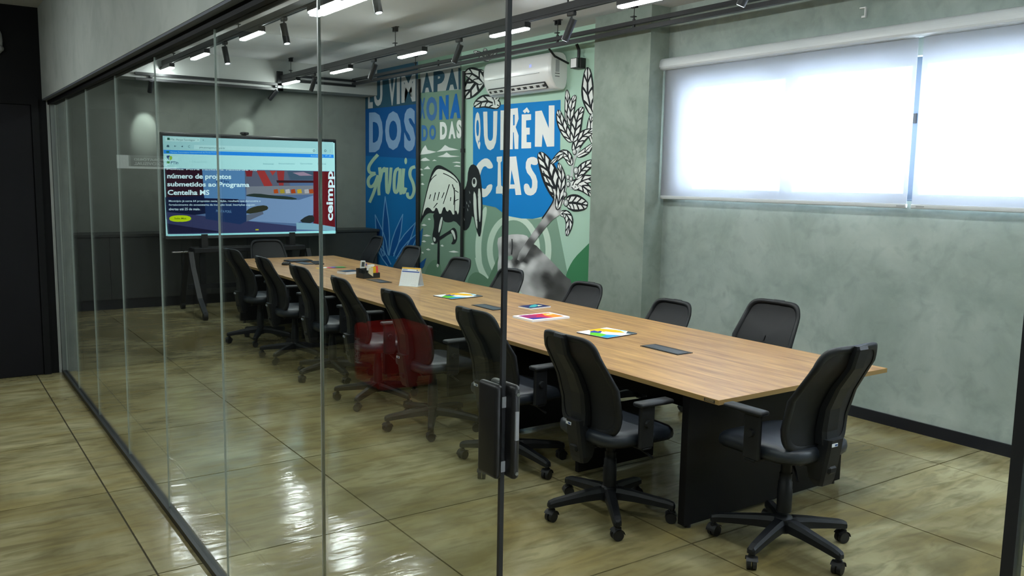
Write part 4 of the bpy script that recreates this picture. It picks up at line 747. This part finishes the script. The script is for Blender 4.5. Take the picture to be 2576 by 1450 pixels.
def gray_patch(name, outline, samples, k, F):
    """greyscale brushwork: grey value painted per vertex, interpolated from sample dabs"""
    xs = [p[0] for p in outline]; ys = [p[1] for p in outline]; bm = bmesh.new()
    bm.faces.new([bm.verts.new((p[0], p[1], 0)) for p in outline]); bmesh.ops.triangulate(bm, faces=bm.faces[:])
    bmesh.ops.subdivide_edges(bm, edges=bm.edges[:], cuts=9, use_grid_fill=True)
    me = bpy.data.meshes.new(name); P = [v.co.copy() for v in bm.verts]; bm.to_mesh(me); bm.free()
    off = wloc(mu0); vals = []
    for i, p in enumerate(P):
        s_ = t_ = 0
        for x, y, g_ in samples:
            w_ = 1 / ((p.x - x) ** 2 + (p.y - y) ** 2 + 60) ** 1.6; s_ += w_; t_ += w_ * g_
        vals.append(t_ / s_); me.vertices[i].co = mp((p.x, p.y), k, F) - off
    ca = me.color_attributes.new('brush', 'FLOAT_COLOR', 'POINT')
    for i, g_ in enumerate(vals): c = lin((g_, g_, g_)); ca.data[i].color = c
    m = MATS.get('mural_brushwork')
    if not m:
        m = bpy.data.materials.new('mural_brushwork'); m.use_nodes = True; MATS['mural_brushwork'] = m
        at = m.node_tree.nodes.new('ShaderNodeAttribute'); at.attribute_name = 'brush'; m.node_tree.links.new(at.outputs['Color'], m.node_tree.nodes['Principled BSDF'].inputs['Base Color']); m.node_tree.nodes['Principled BSDF'].inputs['Roughness'].default_value = .7
    me.materials.append(m); o = bpy.data.objects.new(name, me); COL.objects.link(o); o.parent = mu0; return o
hand = chaikin([(360, 690), (420, 660), (540, 640), (660, 650), (690, 690), (700, 760), (740, 735), (830, 830), (960, 960), (1060, 1075), (1120, 1110), (1150, 1330), (700, 1330), (560, 1180), (380, 1100), (365, 960), (385, 860)], 1)
gray_patch('painted_hand', hand, [(400, 700, 205), (470, 680, 190), (520, 760, 90), (560, 680, 205), (640, 670, 210), (620, 740, 150), (440, 800, 170), (500, 860, 120), (400, 900, 210), (700, 850, 60), (740, 770, 60), (640, 920, 30), (560, 930, 25), (780, 800, 90), (850, 870, 190), (740, 930, 200), (700, 980, 215), (620, 970, 225), (900, 960, 150), (800, 960, 160), (940, 1000, 140), (1000, 1060, 70), (860, 1080, 40), (760, 1080, 120), (900, 1150, 50), (1000, 1200, 60), (650, 1100, 190), (700, 1200, 200), (800, 1250, 170), (760, 1150, 130), (900, 1290, 60), (1080, 1150, 90), (700, 1300, 210), (480, 960, 215)], 8, D_)
mpoly('hand_gap', [(455, 870), (520, 858), (525, 900), (470, 905)], SAGE, 9, D_, 1); mstroke('finger_line', [(515, 690), (520, 770), (510, 850)], 10, 16, (50, 52, 54), 9, D_, 1)
gray_patch('painted_stem', chaikin([(550, 890), (620, 930), (740, 720), (900, 520), (960, 470), (1030, 430), (1000, 370), (1060, 300), (1020, 290), (970, 330), (960, 180), (930, 190), (945, 290), (900, 370), (840, 470), (700, 660)], 1), [(560, 890, 150), (620, 920, 60), (640, 800, 170), (700, 740, 70), (760, 640, 190), (800, 620, 60), (850, 500, 170), (900, 480, 90), (920, 400, 200), (960, 420, 220), (1000, 400, 150), (940, 300, 150), (1020, 330, 200), (950, 200, 200)], 10, D_)
mstroke('stem_line', [(820, 485), (900, 370), (945, 285), (930, 190), (880, 100), (830, 0)], 14, 10, INK, 11, D_, 2)
mstroke('painted_stem', [(1125, 1440), (1140, 1300), (1145, 1200), (1170, 1120), (1215, 1040)], 30, 20, (186, 194, 192), 9, C_, 2); mstroke('painted_stem', [(1000, 350), (1050, 200), (1090, 80)], 26, 18, (180, 188, 186), 9, D_, 2)
def leaf(pts_axis, w_, F, k=9, nv=5, side=1.0, flip=0):
    """coffee leaf: ink silhouette with chalk cells between slanted veins"""
    ax = chaikin(pts_axis, 3, False); n = len(ax)
    def P(t, s_):
        f = t * (n - 1); i = min(int(f), n - 2); u = f - i; x = ax[i][0] * (1 - u) + ax[i + 1][0] * u; y = ax[i][1] * (1 - u) + ax[i + 1][1] * u
        a, b = ax[max(0, i - 1)], ax[min(n - 1, i + 2)]; dx, dy = b[0] - a[0], b[1] - a[1]; l = math.hypot(dx, dy) or 1
        ww = w_ * (math.sin(PI * min(1, max(0, t)) ** .85) ** .8) * (1.0 if s_ > 0 else side)
        return (x - dy / l * ww * s_, y + dx / l * ww * s_)
    N_ = 16
    o = mpoly('painted_leaf', [P(i / N_, 1) for i in range(N_ + 1)] + [P(1 - i / N_, -1) for i in range(1, N_)], INK, k, F)
    m = MB()
    for s_ in (-1, 1):
        for j in range(nv):
            t0, t1 = .06 + j * .84 / nv, .06 + (j + 1) * .84 / nv - .055; sl = .13
            q = [P(t0, .15 * s_), P(t1, .15 * s_)] + [P(min(.985, t1 + sl * z), z * s_) for z in (.45, .74)] + [P(min(.96, t0 + sl * z), z * s_) for z in (.74, .45)]
            kk = len(m.v); m.add([mp(p, k + 1, F) for p in q], [tuple(range(6))])
    m.build('leaf_cells', paint(CHALK), mu0 if o is None else o) if False else m.build('leaf_cells', paint(CHALK), mu0)
leaf([(1350, 730), (1290, 560), (1290, 420), (1290, 262)], 62, C_, 9, 4); leaf([(1350, 1010), (1310, 880), (1320, 780), (1345, 690)], 34, C_, 8, 3)
leaf([(1095, 790), (1100, 640), (1092, 478)], 30, C_, 9, 3); leaf([(1125, 830), (1120, 720), (1140, 610), (1172, 530)], 38, C_, 10, 4); leaf([(1150, 985), (1175, 860), (1190, 740), (1247, 645)], 55, C_, 11, 5); leaf([(1140, 985), (1080, 890), (1030, 780), (1008, 672)], 48, C_, 10, 5)
leaf([(1160, 1080), (1200, 970), (1270, 900), (1360, 868)], 52, C_, 9, 5); leaf([(1185, 1120), (1250, 1090), (1300, 1050), (1340, 1000)], 34, C_, 8, 2)
leaf([(1040, 1560), (960, 1380), (900, 1220), (828, 1078)], 85, C_, 9, 6); leaf([(1135, 1210), (1100, 1110), (1050, 1080), (935, 1195)], 42, C_, 11, 5); leaf([(1000, 1640), (1030, 1450), (1050, 1320), (1010, 1180)], 42, C_, 10, 5)
leaf([(1180, 1340), (1230, 1250), (1290, 1200), (1370, 1160)], 50, C_, 9, 5); leaf([(1150, 1440), (1210, 1370), (1290, 1330), (1390, 1350)], 48, C_, 9, 4); leaf([(1110, 150), (1180, 130), (1260, 170), (1345, 265)], 60, D_, 9, 5)
leaf([(1060, 330), (1130, 320), (1200, 335), (1282, 352)], 88, D_, 9, 5); leaf([(1000, 440), (1070, 430), (1105, 520), (1066, 662)], 44, D_, 9, 5)
leaf([(300, 300), (240, 380), (170, 480), (105, 560)], 90, C_, 6, 4); leaf([(290, 420), (230, 350), (170, 320), (112, 330)], 70, C_, 7, 3); leaf([(450, 640), (350, 590), (280, 590), (200, 645)], 66, C_, 5, 4); leaf([(405, 650), (390, 590), (410, 560), (445, 545)], 40, C_, 5, 2)
for b_, t_ in (((330, 190), (195, 110)), ((330, 195), (300, 80)), ((340, 190), (440, 85)), ((350, 195), (240, 180))): leaf([b_, ((b_[0] + t_[0]) / 2, (b_[1] + t_[1]) / 2 - 8), t_], 26, C_, 5, 3)
mpoly('painted_leaf', [C_(1360, 10), C_(1366, 10), C_(1366, 205), C_(1358, 140)], INK, 6)
for F, x, y, r_ in ((C_, 1165, 1078, 27), (C_, 1180, 1258, 33), (C_, 1102, 1322, 22), (C_, 1132, 1338, 22), (C_, 1105, 1388, 24), (C_, 1340, 730, 22), (D_, 1052, 240, 26), (D_, 1064, 326, 34), (D_, 1085, 135, 24)):
    mdisc('coffee_berry', (x, y), r_ * .8, r_ * 1.15, INK, 12, F); mdisc('berry_light', (x - 2, y - 2), r_ * .6, r_ * .9, (186, 190, 190), 13, F); mdisc('berry_light', (x - 5, y - 5), r_ * .25, r_ * .4, (230, 232, 230), 14, F)
# ------------------------------------------------------------------ corridor: red delivery box mirrored in the glass, added unseen ceiling lamps
rb = thing('delivery_box', 'red padded delivery box with black carry strap on the corridor floor', 'box', (-1.30, 6.58, 0))
RED = mat('red_nylon', (158, 22, 12), .45, bump=.15, bscale=9)
MB().rbox((-1.56, 6.31, .012), (-1.05, 6.85, .53), .045, 3).build('body', RED, rb)
for x in (-1.50, -1.11):
    for y in (6.37, 6.79): MB().cyl((x, y, 0), (x, y, .015), .02, n=10).build('foot', RUB, rb)
MB().tube([(-1.10, 6.83, .52), (-1.06, 6.86, .58), (-1.04, 6.83, .66), (-1.08, 6.76, .68), (-1.12, 6.74, .60), (-1.12, 6.76, .52)], .014, 8).build('strap', RUB, rb)
MB().tube([(-1.09, 6.30, .06), (-1.08, 6.30, .48)], .007, 6).build('piping', mat('red_piping', (120, 20, 14), .5), rb)
vs, fs, _ = glyphs('MOCELIN', .02)
MB().add([Vector((-1.0485, 6.80 - .07 * (1 - y), .18 + .22 * x)) for x, y in vs], fs).build('lettering', mat('box_print', (225, 215, 210), .5), rb)
def added_corridor_lamp(y, label):
    t = thing('added_lamp', label, 'lamp', (-.75, y, 3.16), 'added unseen corridor lamps')
    MB().box((-.80, y - .62, 3.10), (-.70, y + .62, 3.16)).build('housing', BLACK, t); MB().box((-.79, y - .60, 3.085), (-.71, y + .60, 3.10)).build('diffuser', emat('added_lamp_glow', (246, 255, 253), CORR), t)
CORR = 38.0  # emission of lamps added out of view to light the header and red box
for i, y in enumerate((.6, 3.4, 6.3)): added_corridor_lamp(y, 'added unseen linear ceiling lamp lighting the corridor, %s from the camera end' % nm[i])
p = ony(0, 105, 8.40)
wo = thing('wall_ornament', 'pale grey wall ornament at the left picture edge above the dark door', 'ornament', (p.x - .10, 8.44, p.z))
MB().loft([[Vector((p.x - .21 + q[0] * k, 8.468 - y, p.z + .01 + q[1] * k)) for q in [se(2 * PI * i / 28, 3.2, .235, .150) for i in range(28)]] for y, k in ((0, .96), (.012, 1), (.03, .97), (.036, .85))], True).build('shell', mat('ornament_grey', (150, 152, 154), .5), wo)
MB().loft([[Vector((p.x - .21 + q[0] * k, 8.468 - y, p.z - .05 + q[1] * k)) for q in [se(2 * PI * i / 28, 2.4, .240, .055) for i in range(28)]] for y, k in ((0, .96), (.03, 1), (.042, .9))], True).build('rim', mat('ornament_grey', (150, 152, 154), .5), wo)
